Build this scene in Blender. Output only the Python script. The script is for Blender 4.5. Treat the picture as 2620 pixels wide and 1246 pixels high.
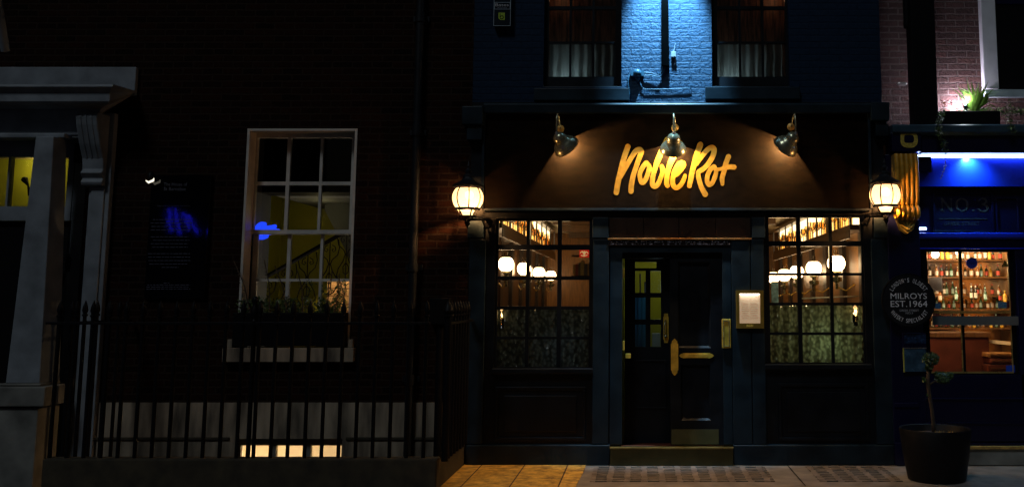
import bpy, bmesh, math, random
from mathutils import Vector, Matrix
random.seed(7)
S = bpy.context.scene
for o in list(bpy.data.objects): bpy.data.objects.remove(o, do_unlink=True)
COL = S.collection
rad = math.radians

# ------------------------------------------------------------------ camera, sky, moon/street glow, exposure
F_PX, CX, CY, D = 2500.0, 1642.0, 448.0, 10.8
PITCH = math.atan(317 / 2500.0); CP, SP = math.cos(PITCH), math.sin(PITCH)
H = 1.756
cam_d = bpy.data.cameras.new('camera'); cam = bpy.data.objects.new('camera', cam_d); COL.objects.link(cam)
cam.location = (0, -D, H); cam.rotation_euler = (math.pi/2 + PITCH, 0, 0)
cam_d.sensor_width = 36; cam_d.lens = 36*F_PX/2620
cam_d.shift_x = -(CX-1310)/2620; cam_d.shift_y = -(623-CY)/2620
cam_d.clip_end = 500; cam_d.clip_start = .05
S.camera = cam
W = bpy.data.worlds.new('World'); S.world = W; W.use_nodes = True
nt = W.node_tree; bg = nt.nodes['Background']; sky = nt.nodes.new('ShaderNodeTexSky')
sky.sky_type = 'NISHITA'; sky.sun_disc = False; sky.sun_elevation = rad(-3); sky.sun_rotation = rad(160)
nt.links.new(sky.outputs[0], bg.inputs[0]); bg.inputs[1].default_value = 0.05
sun_d = bpy.data.lights.new('sun', 'SUN'); sun = bpy.data.objects.new('sun', sun_d); COL.objects.link(sun)
sun_d.energy = 0.36; sun_d.angle = rad(12); sun_d.color = (.84, .93, 1)
sun.rotation_euler = (rad(42), 0, rad(-24)); sun.location = (0, -8, 9)
S.view_settings.view_transform = 'Standard'; S.view_settings.look = 'None'
S.view_settings.exposure = 0; S.view_settings.gamma = 1
S.render.engine = 'CYCLES'; S.cycles.use_denoising = True
S.cycles.max_bounces = 8; S.cycles.transparent_max_bounces = 16; S.cycles.sample_clamp_indirect = 4

# a pixel of the 2620 x 1246 survey turned into a point of the plane at depth Y
def PT(px, py, Y):
    a, b = (px-CX)/F_PX, (CY-py)/F_PX
    dy = CP - b*SP; dz = b*CP + SP; t = (Y+D)/dy
    return a*t, H + dz*t
def XX(px, py, Y): return PT(px, py, Y)[0]
def ZZ(py, Y): return PT(CX, py, Y)[1]
def RC(px0, py0, px1, py1, Y):
    m = (py0+py1)/2
    return XX(px0, m, Y), XX(px1, m, Y), ZZ(py1, Y), ZZ(py0, Y)

# ------------------------------------------------------------------ materials
def nn(t, k): return t.nodes.new(k)
def base(name):
    m = bpy.data.materials.new(name); m.use_nodes = True
    return m, m.node_tree, m.node_tree.nodes['Principled BSDF']
def ramp2(t, fac, c0, c1, p0=.3, p1=.7):
    r = nn(t, 'ShaderNodeValToRGB'); r.color_ramp.elements[0].position = p0; r.color_ramp.elements[1].position = p1
    r.color_ramp.elements[0].color = (*c0, 1); r.color_ramp.elements[1].color = (*c1, 1)
    t.links.new(fac, r.inputs[0]); return r
def pm(name, col, rough=.5, metal=0, var=.25, vs=6, bump=.15, bs=60, dist=.004, stretch=None, spec=.5):
    m, t, b = base(name)
    tc = nn(t, 'ShaderNodeTexCoord'); mp = nn(t, 'ShaderNodeMapping'); t.links.new(tc.outputs['Object'], mp.inputs[0])
    if stretch: mp.inputs['Scale'].default_value = stretch
    n = nn(t, 'ShaderNodeTexNoise'); n.inputs['Scale'].default_value = vs; n.inputs['Detail'].default_value = 6
    t.links.new(mp.outputs[0], n.inputs[0])
    lo = tuple(c*(1-var) for c in col); hi = tuple(min(1, c*(1+var)) for c in col)
    r = ramp2(t, n.outputs[0], lo, hi); t.links.new(r.outputs[0], b.inputs['Base Color'])
    b.inputs['Roughness'].default_value = rough; b.inputs['Metallic'].default_value = metal
    b.inputs['Specular IOR Level'].default_value = spec
    rr = nn(t, 'ShaderNodeMapRange'); rr.inputs['To Min'].default_value = max(.02, rough-.12); rr.inputs['To Max'].default_value = min(1, rough+.12)
    t.links.new(n.outputs[0], rr.inputs[0]); t.links.new(rr.outputs[0], b.inputs['Roughness'])
    if bump:
        n2 = nn(t, 'ShaderNodeTexNoise'); n2.inputs['Scale'].default_value = bs; n2.inputs['Detail'].default_value = 4
        t.links.new(mp.outputs[0], n2.inputs[0])
        bp = nn(t, 'ShaderNodeBump'); bp.inputs['Strength'].default_value = bump; bp.inputs['Distance'].default_value = dist
        t.links.new(n2.outputs[0], bp.inputs['Height']); t.links.new(bp.outputs[0], b.inputs['Normal'])
    return m
def em(name, col, s):
    m = bpy.data.materials.new(name); m.use_nodes = True; t = m.node_tree; t.nodes.clear()
    e = nn(t, 'ShaderNodeEmission'); e.inputs[0].default_value = (*col, 1); e.inputs[1].default_value = s
    o = nn(t, 'ShaderNodeOutputMaterial'); t.links.new(e.outputs[0], o.inputs[0]); return m
def brick(name, c1, c2, mortar, rough=.8, wob=.012, bdist=.006, paint=0, bw=.225, rh=.075, msize=.011, nstr=.5, spec=.5):
    m, t, b = base(name)
    tc = nn(t, 'ShaderNodeTexCoord'); sp = nn(t, 'ShaderNodeSeparateXYZ'); t.links.new(tc.outputs['Object'], sp.inputs[0])
    cb = nn(t, 'ShaderNodeCombineXYZ'); t.links.new(sp.outputs[0], cb.inputs[0]); t.links.new(sp.outputs[2], cb.inputs[1])
    nz = nn(t, 'ShaderNodeTexNoise'); nz.inputs['Scale'].default_value = 9; nz.inputs['Detail'].default_value = 3; t.links.new(tc.outputs['Object'], nz.inputs[0])
    vm = nn(t, 'ShaderNodeVectorMath'); vm.operation = 'MULTIPLY_ADD'; vm.inputs[1].default_value = (wob, wob, 0)
    t.links.new(nz.outputs['Color'], vm.inputs[0]); t.links.new(cb.outputs[0], vm.inputs[2])
    bk = nn(t, 'ShaderNodeTexBrick'); bk.inputs['Scale'].default_value = 1; bk.inputs['Brick Width'].default_value = bw
    bk.inputs['Row Height'].default_value = rh; bk.inputs['Mortar Size'].default_value = msize; bk.inputs['Mortar Smooth'].default_value = .35
    bk.inputs['Color1'].default_value = (*c1, 1); bk.inputs['Color2'].default_value = (*c2, 1); bk.inputs['Mortar'].default_value = (*mortar, 1)
    t.links.new(vm.outputs[0], bk.inputs['Vector'])
    n2 = nn(t, 'ShaderNodeTexNoise'); n2.inputs['Scale'].default_value = 26; n2.inputs['Detail'].default_value = 7; n2.inputs['Roughness'].default_value = .65
    t.links.new(tc.outputs['Object'], n2.inputs[0])
    mx = nn(t, 'ShaderNodeMix'); mx.data_type = 'RGBA'; mx.blend_type = 'MULTIPLY'; mx.inputs[0].default_value = .7
    r = ramp2(t, n2.outputs[0], (.5, .5, .5), (1.2, 1.2, 1.2)); t.links.new(bk.outputs['Color'], mx.inputs[6]); t.links.new(r.outputs[0], mx.inputs[7])
    t.links.new(mx.outputs[2], b.inputs['Base Color']); b.inputs['Roughness'].default_value = rough; b.inputs['Specular IOR Level'].default_value = spec
    inv = nn(t, 'ShaderNodeMath'); inv.operation = 'MULTIPLY_ADD'; inv.inputs[1].default_value = -1; inv.inputs[2].default_value = 1
    t.links.new(bk.outputs['Fac'], inv.inputs[0])
    ad = nn(t, 'ShaderNodeMath'); ad.operation = 'MULTIPLY_ADD'; ad.inputs[1].default_value = nstr; t.links.new(n2.outputs[0], ad.inputs[0]); t.links.new(inv.outputs[0], ad.inputs[2])
    bp = nn(t, 'ShaderNodeBump'); bp.inputs['Strength'].default_value = 1; bp.inputs['Distance'].default_value = bdist
    t.links.new(ad.outputs[0], bp.inputs['Height']); t.links.new(bp.outputs[0], b.inputs['Normal'])
    return m
def clear_glass(name, tint=(1, 1, 1), bump=0, bs=8, stretch=(1, 1, 1)):
    m = bpy.data.materials.new(name); m.use_nodes = True; t = m.node_tree; t.nodes.clear()
    tr = nn(t, 'ShaderNodeBsdfTransparent'); tr.inputs[0].default_value = (*tint, 1)
    g = nn(t, 'ShaderNodeBsdfGlossy'); g.inputs['Roughness'].default_value = .03
    f = nn(t, 'ShaderNodeFresnel'); f.inputs[0].default_value = 1.5
    mx = nn(t, 'ShaderNodeMixShader'); o = nn(t, 'ShaderNodeOutputMaterial')
    t.links.new(f.outputs[0], mx.inputs[0]); t.links.new(tr.outputs[0], mx.inputs[1]); t.links.new(g.outputs[0], mx.inputs[2]); t.links.new(mx.outputs[0], o.inputs[0])
    if bump:
        tc = nn(t, 'ShaderNodeTexCoord'); mp = nn(t, 'ShaderNodeMapping'); mp.inputs['Scale'].default_value = stretch
        t.links.new(tc.outputs['Object'], mp.inputs[0]); n = nn(t, 'ShaderNodeTexNoise'); n.inputs['Scale'].default_value = bs; n.inputs['Detail'].default_value = 3
        t.links.new(mp.outputs[0], n.inputs[0]); bp = nn(t, 'ShaderNodeBump'); bp.inputs['Strength'].default_value = bump; bp.inputs['Distance'].default_value = .02
        t.links.new(n.outputs[0], bp.inputs['Height']); t.links.new(bp.outputs[0], g.inputs['Normal']); t.links.new(bp.outputs[0], f.inputs['Normal'])
    return m
def ripple_glass(name, ior=1.22, scale=30, stretch=(1, 1, .8), dist=.03, tint=(.85, .95, .85)):
    m = bpy.data.materials.new(name); m.use_nodes = True; t = m.node_tree; t.nodes.clear()
    tc = nn(t, 'ShaderNodeTexCoord'); mp = nn(t, 'ShaderNodeMapping'); mp.inputs['Scale'].default_value = stretch; t.links.new(tc.outputs['Object'], mp.inputs[0])
    n0 = nn(t, 'ShaderNodeTexNoise'); n0.inputs['Scale'].default_value = 6; t.links.new(mp.outputs[0], n0.inputs[0])
    va = nn(t, 'ShaderNodeVectorMath'); va.operation = 'MULTIPLY_ADD'; va.inputs[1].default_value = (.06, .06, .06); t.links.new(n0.outputs['Color'], va.inputs[0]); t.links.new(mp.outputs[0], va.inputs[2])
    v = nn(t, 'ShaderNodeTexVoronoi'); v.feature = 'SMOOTH_F1'; v.inputs['Scale'].default_value = scale; t.links.new(va.outputs[0], v.inputs['Vector'])
    bp = nn(t, 'ShaderNodeBump'); bp.inputs['Strength'].default_value = 1; bp.inputs['Distance'].default_value = dist; t.links.new(v.outputs['Distance'], bp.inputs['Height'])
    rf = nn(t, 'ShaderNodeBsdfRefraction'); rf.inputs['IOR'].default_value = ior; rf.inputs['Roughness'].default_value = .02; 
    rc_ = ramp2(t, v.outputs['Distance'], tuple(c*1.0 for c in tint), (.30, .33, .28), .25, .55); t.links.new(rc_.outputs[0], rf.inputs[0])
    g = nn(t, 'ShaderNodeBsdfGlossy'); g.inputs['Roughness'].default_value = .08
    f = nn(t, 'ShaderNodeFresnel'); f.inputs[0].default_value = 1.5; mx = nn(t, 'ShaderNodeMixShader'); o = nn(t, 'ShaderNodeOutputMaterial')
    for k in (rf, g, f): t.links.new(bp.outputs[0], k.inputs['Normal'])
    t.links.new(f.outputs[0], mx.inputs[0]); t.links.new(rf.outputs[0], mx.inputs[1]); t.links.new(g.outputs[0], mx.inputs[2]); t.links.new(mx.outputs[0], o.inputs[0])
    return m

def cloth(name, col, var=.2, tr=.5):
    m = pm(name, col, .9, var=var, vs=4, bump=.2, bs=120); t = m.node_tree; b = t.nodes['Principled BSDF']
    tl = nn(t, 'ShaderNodeBsdfTranslucent'); tl.inputs[0].default_value = (*col, 1); mx = nn(t, 'ShaderNodeMixShader'); mx.inputs[0].default_value = tr
    o = [n for n in t.nodes if n.type == 'OUTPUT_MATERIAL'][0]
    t.links.new(b.outputs[0], mx.inputs[1]); t.links.new(tl.outputs[0], mx.inputs[2]); t.links.new(mx.outputs[0], o.inputs[0]); return m
M = {}
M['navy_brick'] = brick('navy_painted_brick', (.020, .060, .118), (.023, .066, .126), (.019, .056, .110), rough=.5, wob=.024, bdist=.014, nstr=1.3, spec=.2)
M['dark_brick'] = brick('sooty_brick', (.021, .0065, .0028), (.007, .003, .0018), (.026, .015, .010), rough=.9, bdist=.007, wob=.016, nstr=.9, spec=.1)
M['red_brick'] = brick('red_brick', (.080, .033, .028), (.042, .019, .017), (.10, .07, .065), rough=.85, bdist=.014, wob=.02, nstr=1.4)
M['stucco'] = pm('stained_stucco', (.19, .19, .17), .75, var=.45, vs=3, bump=.4, bs=30)
M['stucco_pale'] = pm('pale_stained_stucco', (.25, .20, .14), .75, var=.75, vs=2.2, bump=.4, bs=30, stretch=(3, 1, .6))
M['blue_iron'] = pm('blue_painted_iron', (.03, .09, .14), .4, spec=.3)
M['stone'] = pm('painted_stone', (.20, .225, .25), .6, var=.3, vs=4, bump=.3, bs=50)
M['white_wood'] = pm('white_painted_wood', (.56, .52, .46), .5, var=.2, vs=5, bump=.2, bs=40)
M['pub_paint'] = pm('blue_black_paint', (.005, .007, .010), .38, var=.5, vs=4, bump=.12, bs=30, spec=.25)
M['pub_trim'] = pm('deep_blue_trim_paint', (.009, .019, .028), .4, var=.45, vs=4, bump=.12, bs=30, spec=.25)
M['fascia'] = pm('dark_fascia_canvas', (.0056, .0029, .0010), .6, var=.5, vs=7, bump=.6, bs=150, dist=.004, stretch=(1, 1, 3), spec=.04)
M['gold_leaf'] = pm('gold_leaf', (.52, .26, .02), .45, metal=.0, var=.28, vs=16, bump=.2, bs=40)
M['brass'] = pm('aged_brass', (.62, .40, .05), .38, metal=.15, var=.3, vs=14, bump=.15, bs=50)
M['bronze'] = pm('antique_bronze', (.42, .42, .28), .26, metal=.75, var=.3, vs=10, bump=.1, bs=30)
M['steel'] = pm('dull_steel', (.5, .5, .5), .3, metal=.9, var=.15)
M['black_metal'] = pm('black_ironwork', (.004, .004, .005), .5, var=.3, vs=20, bump=.3, bs=60, spec=.15)
M['lead'] = pm('dark_cast_iron', (.008, .010, .013), .5, var=.3, spec=.25)
M['black'] = pm('matt_black', (.003, .003, .004), .7, var=.2, spec=.12)
M['transom'] = pm('brown_glazed_board', (.035, .02, .014), .3, var=.2, vs=5, bump=.1)
M['york'] = pm('yorkstone', (.55, .34, .07), .8, var=.4, vs=5, bump=.9, bs=22, dist=.01)
M['concrete'] = pm('street_concrete', (.20, .17, .14), .8, var=.3, vs=6, bump=.6, bs=40)
M['asphalt'] = pm('asphalt', (.05, .05, .05), .85, var=.3, vs=20, bump=.8, bs=90)
M['mossy'] = pm('mossy_kerbstone', (.038, .030, .016), .85, var=.5, vs=7, bump=.6, bs=30)
M['blue_paint'] = pm('gloss_royal_blue_paint', (.006, .022, .42), .25, var=.12, vs=3, bump=.05, bs=20)
M['blue_dark'] = pm('navy_gloss_paint', (.0008, .0018, .024), .3, var=.15, vs=3, bump=.05, bs=20)
M['wood'] = pm('dark_stained_wood', (.10, .045, .014), .35, var=.35, vs=6, bump=.15, bs=30, stretch=(6, 6, .8))
M['wood_pale'] = pm('varnished_wood', (.26, .12, .03), .4, var=.3, vs=6, bump=.15, bs=30, stretch=(6, 6, .8))
M['wood_black'] = pm('ebonised_wood', (.025, .014, .008), .35, var=.3, vs=6)
M['red_wood'] = pm('mahogany_panel', (.085, .022, .010), .35, var=.35, vs=5, bump=.1)
M['cream'] = pm('cream_plaster', (.55, .46, .28), .7, var=.12)
M['yellow_wall'] = pm('mustard_plaster', (.40, .40, .03), .8, var=.15, vs=2)
M['grey_wall'] = pm('grey_plaster', (.075, .08, .085), .8, var=.1)
M['tile_red'] = pm('quarry_tile', (.16, .04, .02), .4, var=.3, vs=14)
M['leaf'] = pm('leaf_green', (.055, .10, .022), .45, var=.5, vs=12, bump=0)
M['leaf_bright'] = pm('grass_leaf_green', (.12, .22, .03), .45, var=.4, vs=8, bump=0)
M['leaf_red'] = pm('russet_leaf', (.25, .06, .02), .5, var=.4, vs=8, bump=0)
M['bark'] = pm('bark', (.06, .04, .025), .9, var=.4, vs=20, bump=.6)
M['soil'] = pm('potting_soil', (.03, .02, .012), .95, var=.4, vs=30, bump=.8)
M['straw'] = pm('dry_leaf_straw', (.4, .25, .06), .8, var=.4, vs=30, bump=0)
M['pot'] = pm('black_pot', (.006, .006, .007), .5, var=.2, spec=.2, bump=.2)
M['curtain_grey'] = cloth('grey_linen', (.46, .52, .52))
M['curtain_green'] = cloth('olive_linen', (.36, .42, .30), .3)
M['curtain_blue'] = cloth('blue_linen', (.04, .18, .34))
M['white_text'] = pm('white_lettering', (.55, .55, .58), .6, var=.2, vs=30, bump=0)
M['grey_text'] = pm('grey_lettering', (.22, .22, .26), .6, var=.2, vs=30, bump=0)
M['bottle'] = pm('dark_bottle_glass', (.015, .02, .008), .08, var=.2, bump=0)
M['bottle_amber'] = pm('amber_bottle_glass', (.25, .09, .01), .1, var=.3, bump=0)
M['amber_clear'] = clear_glass('clear_amber_glass', (.97, .80, .52)); M['crystal'] = clear_glass('clear_crystal', (.93, .74, .45))
M['paper'] = pm('cream_label_paper', (.6, .55, .42), .7, var=.1, bump=0)
M['red_card'] = pm('red_card', (.5, .02, .015), .5, var=.1, bump=0)
M['glass'] = clear_glass('window_glass')
M['old_glass'] = clear_glass('old_wavy_glass', (.8, .8, .8), bump=.5, bs=18, stretch=(1.6, 1, .25))
M['ripple'] = ripple_glass('rippled_glass')
M['clear_tube'] = clear_glass('chimney_glass', (.9, .85, .75))
M['globe'] = em('opal_globe_lit', (1, .66, .34), 13)
M['bulb'] = em('warm_bulb', (1, .62, .28), 12)
M['lightbox'] = em('backlit_panel', (1, .76, .42), 2.8)

# ------------------------------------------------------------------ mesh builder
class MB:
    def __init__(s): s.v = []; s.f = []
    def add(s, vs, fs):
        k = len(s.v); s.v += [tuple(v) for v in vs]; s.f += [tuple(i+k for i in f) for f in fs]; return s
    def box(s, x0, x1, y0, y1, z0, z1):
        if x0 > x1: x0, x1 = x1, x0
        if y0 > y1: y0, y1 = y1, y0
        if z0 > z1: z0, z1 = z1, z0
        return s.add([(x0,y0,z0),(x1,y0,z0),(x1,y1,z0),(x0,y1,z0),(x0,y0,z1),(x1,y0,z1),(x1,y1,z1),(x0,y1,z1)],
                     [(0,3,2,1),(4,5,6,7),(0,1,5,4),(1,2,6,5),(2,3,7,6),(3,0,4,7)])
    def pbox(s, px0, py0, px1, py1, Y0, Y1):
        x0, x1, z0, z1 = RC(px0, py0, px1, py1, Y0); return s.box(x0, x1, Y0, Y1, z0, z1)
    def quad(s, a, b, c, d): return s.add([a, b, c, d], [(0, 1, 2, 3)])
    def prism(s, poly, y0, y1):           # polygon in XZ, extruded along Y (poly counter-clockwise seen from -Y)
        n = len(poly); vs = [(x, y0, z) for x, z in poly] + [(x, y1, z) for x, z in poly]
        fs = [tuple(range(n)), tuple(range(2*n-1, n-1, -1))] + [(i, i+n, (i+1) % n + n, (i+1) % n) for i in range(n)]
        return s.add(vs, fs)
    def prismx(s, poly, x0, x1):          # polygon in YZ extruded along X
        n = len(poly); vs = [(x0, y, z) for y, z in poly] + [(x1, y, z) for y, z in poly]
        return s.add(vs, [tuple(range(n)), tuple(range(2*n-1, n-1, -1))] + [(i, i+n, (i+1) % n + n, (i+1) % n) for i in range(n)])
    def tube(s, pts, r, n=8, cap=True):
        pts = [Vector(p) for p in pts]; rs = r if isinstance(r, (list, tuple)) else [r]*len(pts)
        k = len(s.v); up = None
        for i, p in enumerate(pts):
            t = (pts[min(i+1, len(pts)-1)] - pts[max(i-1, 0)]).normalized()
            if up is None: up = Vector((0, 0, 1)) if abs(t.z) < .9 else Vector((1, 0, 0))
            a = t.cross(up).normalized(); up = a.cross(t).normalized()
            for j in range(n):
                w = 2*math.pi*j/n; s.v.append(tuple(p + a*(rs[i]*math.cos(w)) + up*(rs[i]*math.sin(w))))
        for i in range(len(pts)-1):
            for j in range(n):
                s.f.append((k+i*n+j, k+i*n+(j+1) % n, k+(i+1)*n+(j+1) % n, k+(i+1)*n+j))
        if cap:
            s.f.append(tuple(k+j for j in range(n))[::-1]); e = k+(len(pts)-1)*n; s.f.append(tuple(e+j for j in range(n)))
        return s
    def lathe(s, prof, org=(0, 0, 0), axis=(0, 0, 1), n=24, a0=0, a1=2*math.pi, cap=False):
        ax = Vector(axis).normalized(); q = Vector((0, 0, 1)).rotation_difference(ax); o = Vector(org)
        k = len(s.v); full = abs(a1-a0-2*math.pi) < 1e-6; m = n if full else n+1
        for t, r in prof:
            for j in range(m):
                w = a0 + (a1-a0)*j/n; s.v.append(tuple(o + q @ Vector((r*math.cos(w), r*math.sin(w), t))))
        for i in range(len(prof)-1):
            for j in range(n):
                s.f.append((k+i*m+j, k+i*m+(j+1) % m, k+(i+1)*m+(j+1) % m, k+(i+1)*m+j))
        if cap: s.f.append(tuple(k+j for j in range(m))[::-1]); e = k+(len(prof)-1)*m; s.f.append(tuple(e+j for j in range(m)))
        return s
    def sphere(s, c, r, n=20, sz=1):
        return s.lathe([(-math.cos(math.pi*i/12)*r*sz, max(1e-4, math.sin(math.pi*i/12)*r)) for i in range(13)], c, n=n)
    def build(s, name, mat, parent=None, smooth=False, bevel=0, weld=False):
        me = bpy.data.meshes.new(name); off = Vector((0, 0, 0)); loc = Vector((0, 0, 0))
        if parent is None:
            xs = [v[0] for v in s.v]; ys = [v[1] for v in s.v]; zs = [v[2] for v in s.v]
            loc = Vector(((min(xs)+max(xs))/2, (min(ys)+max(ys))/2, min(zs)))
        me.from_pydata([tuple(Vector(v)-loc) for v in s.v], [], s.f)
        me.materials.append(mat)
        if smooth:
            for p in me.polygons: p.use_smooth = True
            if smooth != 'all': me.set_sharp_from_angle(angle=rad(40))
        o = bpy.data.objects.new(name, me); COL.objects.link(o)
        if parent is None: o.location = loc
        else:
            o.parent = parent; o.location = -wloc(parent)
        if bevel:
            b = o.modifiers.new('bevel', 'BEVEL'); b.width = bevel; b.segments = 2; b.limit_method = 'ANGLE'
        return o
def wloc(o):
    v = Vector((0, 0, 0))
    while o is not None: v += o.location; o = o.parent
    return v
def tag(o, label=None, cat=None, group=None, kind=None):
    if label: o['label'] = label
    if cat: o['category'] = cat
    if group: o['group'] = group
    if kind: o['kind'] = kind
    return o
def thing(name, loc, label, cat, group=None):
    o = bpy.data.objects.new(name, None); COL.objects.link(o); o.location = loc; o.empty_display_size = .1
    return tag(o, label, cat, group)
def copy_tree(o, parent=None):
    c = o.copy(); COL.objects.link(c)
    if parent is not None: c.parent = parent
    for ch in list(o.children): copy_tree(ch, c)
    return c
def lamp(kind, loc, e, col, r=.03, parent=None, **k):
    d = bpy.data.lights.new('lamp_light', kind); d.energy = e; d.color = col
    if kind in ('POINT', 'SPOT'): d.shadow_soft_size = r
    for a, b in k.items(): setattr(d, a, b)
    o = bpy.data.objects.new('lamp_light', d); COL.objects.link(o); o.location = loc
    if parent is not None: o.parent = parent; o.location = Vector(loc) - wloc(parent)
    return o
def wall(x0, x1, z0, z1, y0, y1, holes=()):     # a slab with rectangular openings, faces only where they show
    xs = sorted({x0, x1, *[min(max(h[i], x0), x1) for h in holes for i in (0, 1)]}); zs = sorted({z0, z1, *[min(max(h[i], z0), z1) for h in holes for i in (2, 3)]})
    nx, nz = len(xs)-1, len(zs)-1
    def solid(i, k):
        if not (0 <= i < nx and 0 <= k < nz): return False
        cx, cz = (xs[i]+xs[i+1])/2, (zs[k]+zs[k+1])/2
        return not any(h[0] < cx < h[1] and h[2] < cz < h[3] for h in holes)
    m = MB()
    for i in range(nx):
        for k in range(nz):
            if not solid(i, k): continue
            a, b, c, d = xs[i], xs[i+1], zs[k], zs[k+1]
            m.quad((a,y0,c),(b,y0,c),(b,y0,d),(a,y0,d)); m.quad((b,y1,c),(a,y1,c),(a,y1,d),(b,y1,d))
            if not solid(i-1, k): m.quad((a,y1,c),(a,y0,c),(a,y0,d),(a,y1,d))
            if not solid(i+1, k): m.quad((b,y0,c),(b,y1,c),(b,y1,d),(b,y0,d))
            if not solid(i, k-1): m.quad((a,y1,c),(b,y1,c),(b,y0,c),(a,y0,c))
            if not solid(i, k+1): m.quad((a,y0,d),(b,y0,d),(b,y1,d),(a,y1,d))
    return m
def text_mb(txt, cx, cz, Y, w, h, mb=None, rot=0, flip=False):
    cu = bpy.data.curves.new('t', 'FONT'); cu.body = txt; cu.resolution_u = 3; cu.align_x = 'LEFT'
    ob = bpy.data.objects.new('t', cu); COL.objects.link(ob)
    me = bpy.data.meshes.new_from_object(ob); bpy.data.objects.remove(ob); bpy.data.curves.remove(cu)
    vs = [(v.co.x, v.co.y) for v in me.vertices]; fs = [tuple(p.vertices) for p in me.polygons]; bpy.data.meshes.remove(me)
    x0, x1 = min(v[0] for v in vs), max(v[0] for v in vs); z0, z1 = min(v[1] for v in vs), max(v[1] for v in vs)
    sz = h/(z1-z0); sx = w/(x1-x0) if w else sz; c, s_ = math.cos(rot), math.sin(rot)
    out = []
    for x, z in vs:
        a, b = (x-(x0+x1)/2)*sx, (z-(z0+z1)/2)*sz
        out.append((cx+a*c-b*s_, Y, cz+a*s_+b*c))
    mb = mb or MB(); return mb.add(out, fs)
def ptext(txt, pxc, pyc, Y, wpx, hpx, mb=None):
    x, z = PT(pxc, pyc, Y); k = (Y+D)/F_PX
    return text_mb(txt, x, z, Y, wpx*k if wpx else None, hpx*k, mb)
def strokes_mb(strokes, to_xz, Y, cell):      # strokes: lists of (u, v, r); one clean sheet by marching squares
    segs = []
    for st in strokes:
        pts = [(float(a), float(b), float(c)) for a, b, c in st]
        if len(pts) > 2:                      # Catmull-Rom smoothing
            q = []
            P = [pts[0]] + pts + [pts[-1]]
            for i in range(1, len(P)-2):
                for k in range(5):
                    t = k/5; q.append(tuple(.5*((2*P[i][j]) + (-P[i-1][j]+P[i+1][j])*t + (2*P[i-1][j]-5*P[i][j]+4*P[i+1][j]-P[i+2][j])*t*t + (-P[i-1][j]+3*P[i][j]-3*P[i+1][j]+P[i+2][j])*t**3) for j in range(3)))
            q.append(pts[-1]); pts = q
        segs += list(zip(pts, pts[1:]))
    u0 = min(min(a[0], b[0]) for a, b in segs)-80; u1 = max(max(a[0], b[0]) for a, b in segs)+80
    v0 = min(min(a[1], b[1]) for a, b in segs)-80; v1 = max(max(a[1], b[1]) for a, b in segs)+80
    nu, nv = int((u1-u0)/cell)+1, int((v1-v0)/cell)+1
    g = [[1e9]*(nv+1) for _ in range(nu+1)]
    for (ax, ay, ar), (bx, by, br) in segs:
        R = max(ar, br)+cell*2
        for i in range(max(0, int((min(ax, bx)-R-u0)/cell)), min(nu, int((max(ax, bx)+R-u0)/cell)+1)+1):
            for j in range(max(0, int((min(ay, by)-R-v0)/cell)), min(nv, int((max(ay, by)+R-v0)/cell)+1)+1):
                x, y = u0+i*cell, v0+j*cell; dx, dy = bx-ax, by-ay; L = dx*dx+dy*dy
                t = 0 if L == 0 else max(0, min(1, ((x-ax)*dx+(y-ay)*dy)/L))
                d = math.hypot(x-ax-dx*t, y-ay-dy*t) - (ar+(br-ar)*t)
                if d < g[i][j]: g[i][j] = d
    m = MB()
    for i in range(nu):
        for j in range(nv):
            cs = [(i, j), (i, j+1), (i+1, j+1), (i+1, j)]; vals = [g[a][b] for a, b in cs]
            if min(vals) >= 0: continue
            poly = []
            for k in range(4):
                (a, b), (c, d) = cs[k], cs[(k+1) % 4]; va, vb = vals[k], vals[(k+1) % 4]
                if va < 0: poly.append((u0+a*cell, v0+b*cell))
                if (va < 0) != (vb < 0):
                    t = va/(va-vb); poly.append((u0+(a+(c-a)*t)*cell, v0+(b+(d-b)*t)*cell))
            if len(poly) >= 3:
                pts = [to_xz(u, v) for u, v in poly]; m.add([(x, Y, z) for x, z in pts], [tuple(range(len(pts)))])
    return m
def curtain(x0, x1, z0, z1, Y, folds, amp=.025, seed=0):
    r = random.Random(seed); m = MB(); n = folds*8; ph = r.random()*6
    k = [r.uniform(.6, 1.3) for _ in range(folds+2)]
    rows = 7
    for j in range(rows+1):
        for i in range(n+1):
            u = i/n; f = u*folds; a = amp*k[int(f)]*(.6+.4*(1-j/rows))
            m.v.append((x0+(x1-x0)*u, Y+a*math.sin(2*math.pi*f+ph+.4*math.sin(j)), z0+(z1-z0)*j/rows - (.02*abs(math.sin(math.pi*f)) if j == rows else 0)))
    for j in range(rows):
        for i in range(n): a = j*(n+1)+i; m.f.append((a, a+1, a+n+2, a+n+1))
    return m
def leaves(m, c, rxyz, n, size, r):
    for _ in range(n):
        while True:
            p = Vector((r.uniform(-1, 1), r.uniform(-1, 1), r.uniform(-1, 1)))
            if .3 < p.length < 1: break
        p = Vector((c[0]+p.x*rxyz[0], c[1]+p.y*rxyz[1], c[2]+p.z*rxyz[2])); s_ = size*r.uniform(.6, 1.3)
        a = Vector((r.uniform(-1, 1), r.uniform(-1, 1), r.uniform(-1, 1))).normalized(); b = a.orthogonal().normalized(); cc = a.cross(b)
        m.quad(p-a*s_, p+b*s_*.45+cc*s_*.1, p+a*s_, p-b*s_*.45+cc*s_*.1)
    return m
def grid_frame(pxs, pys, Y0, Y1, outer):        # sash: pane columns/rows in pixels -> bars and the pane holes
    x0, x1, z0, z1 = outer
    holes = []
    for a, b in pxs:
        for c, d in pys: holes.append((a, b, c, d))
    return wall(x0, x1, z0, z1, Y0, Y1, holes)
def frameholes(cols, rows, Y):
    mid = (rows[0][0]+rows[-1][1])/2
    return [(XX(a, mid, Y), XX(b, mid, Y)) for a, b in cols], [(ZZ(d, Y), ZZ(c, Y)) for c, d in rows]

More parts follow.
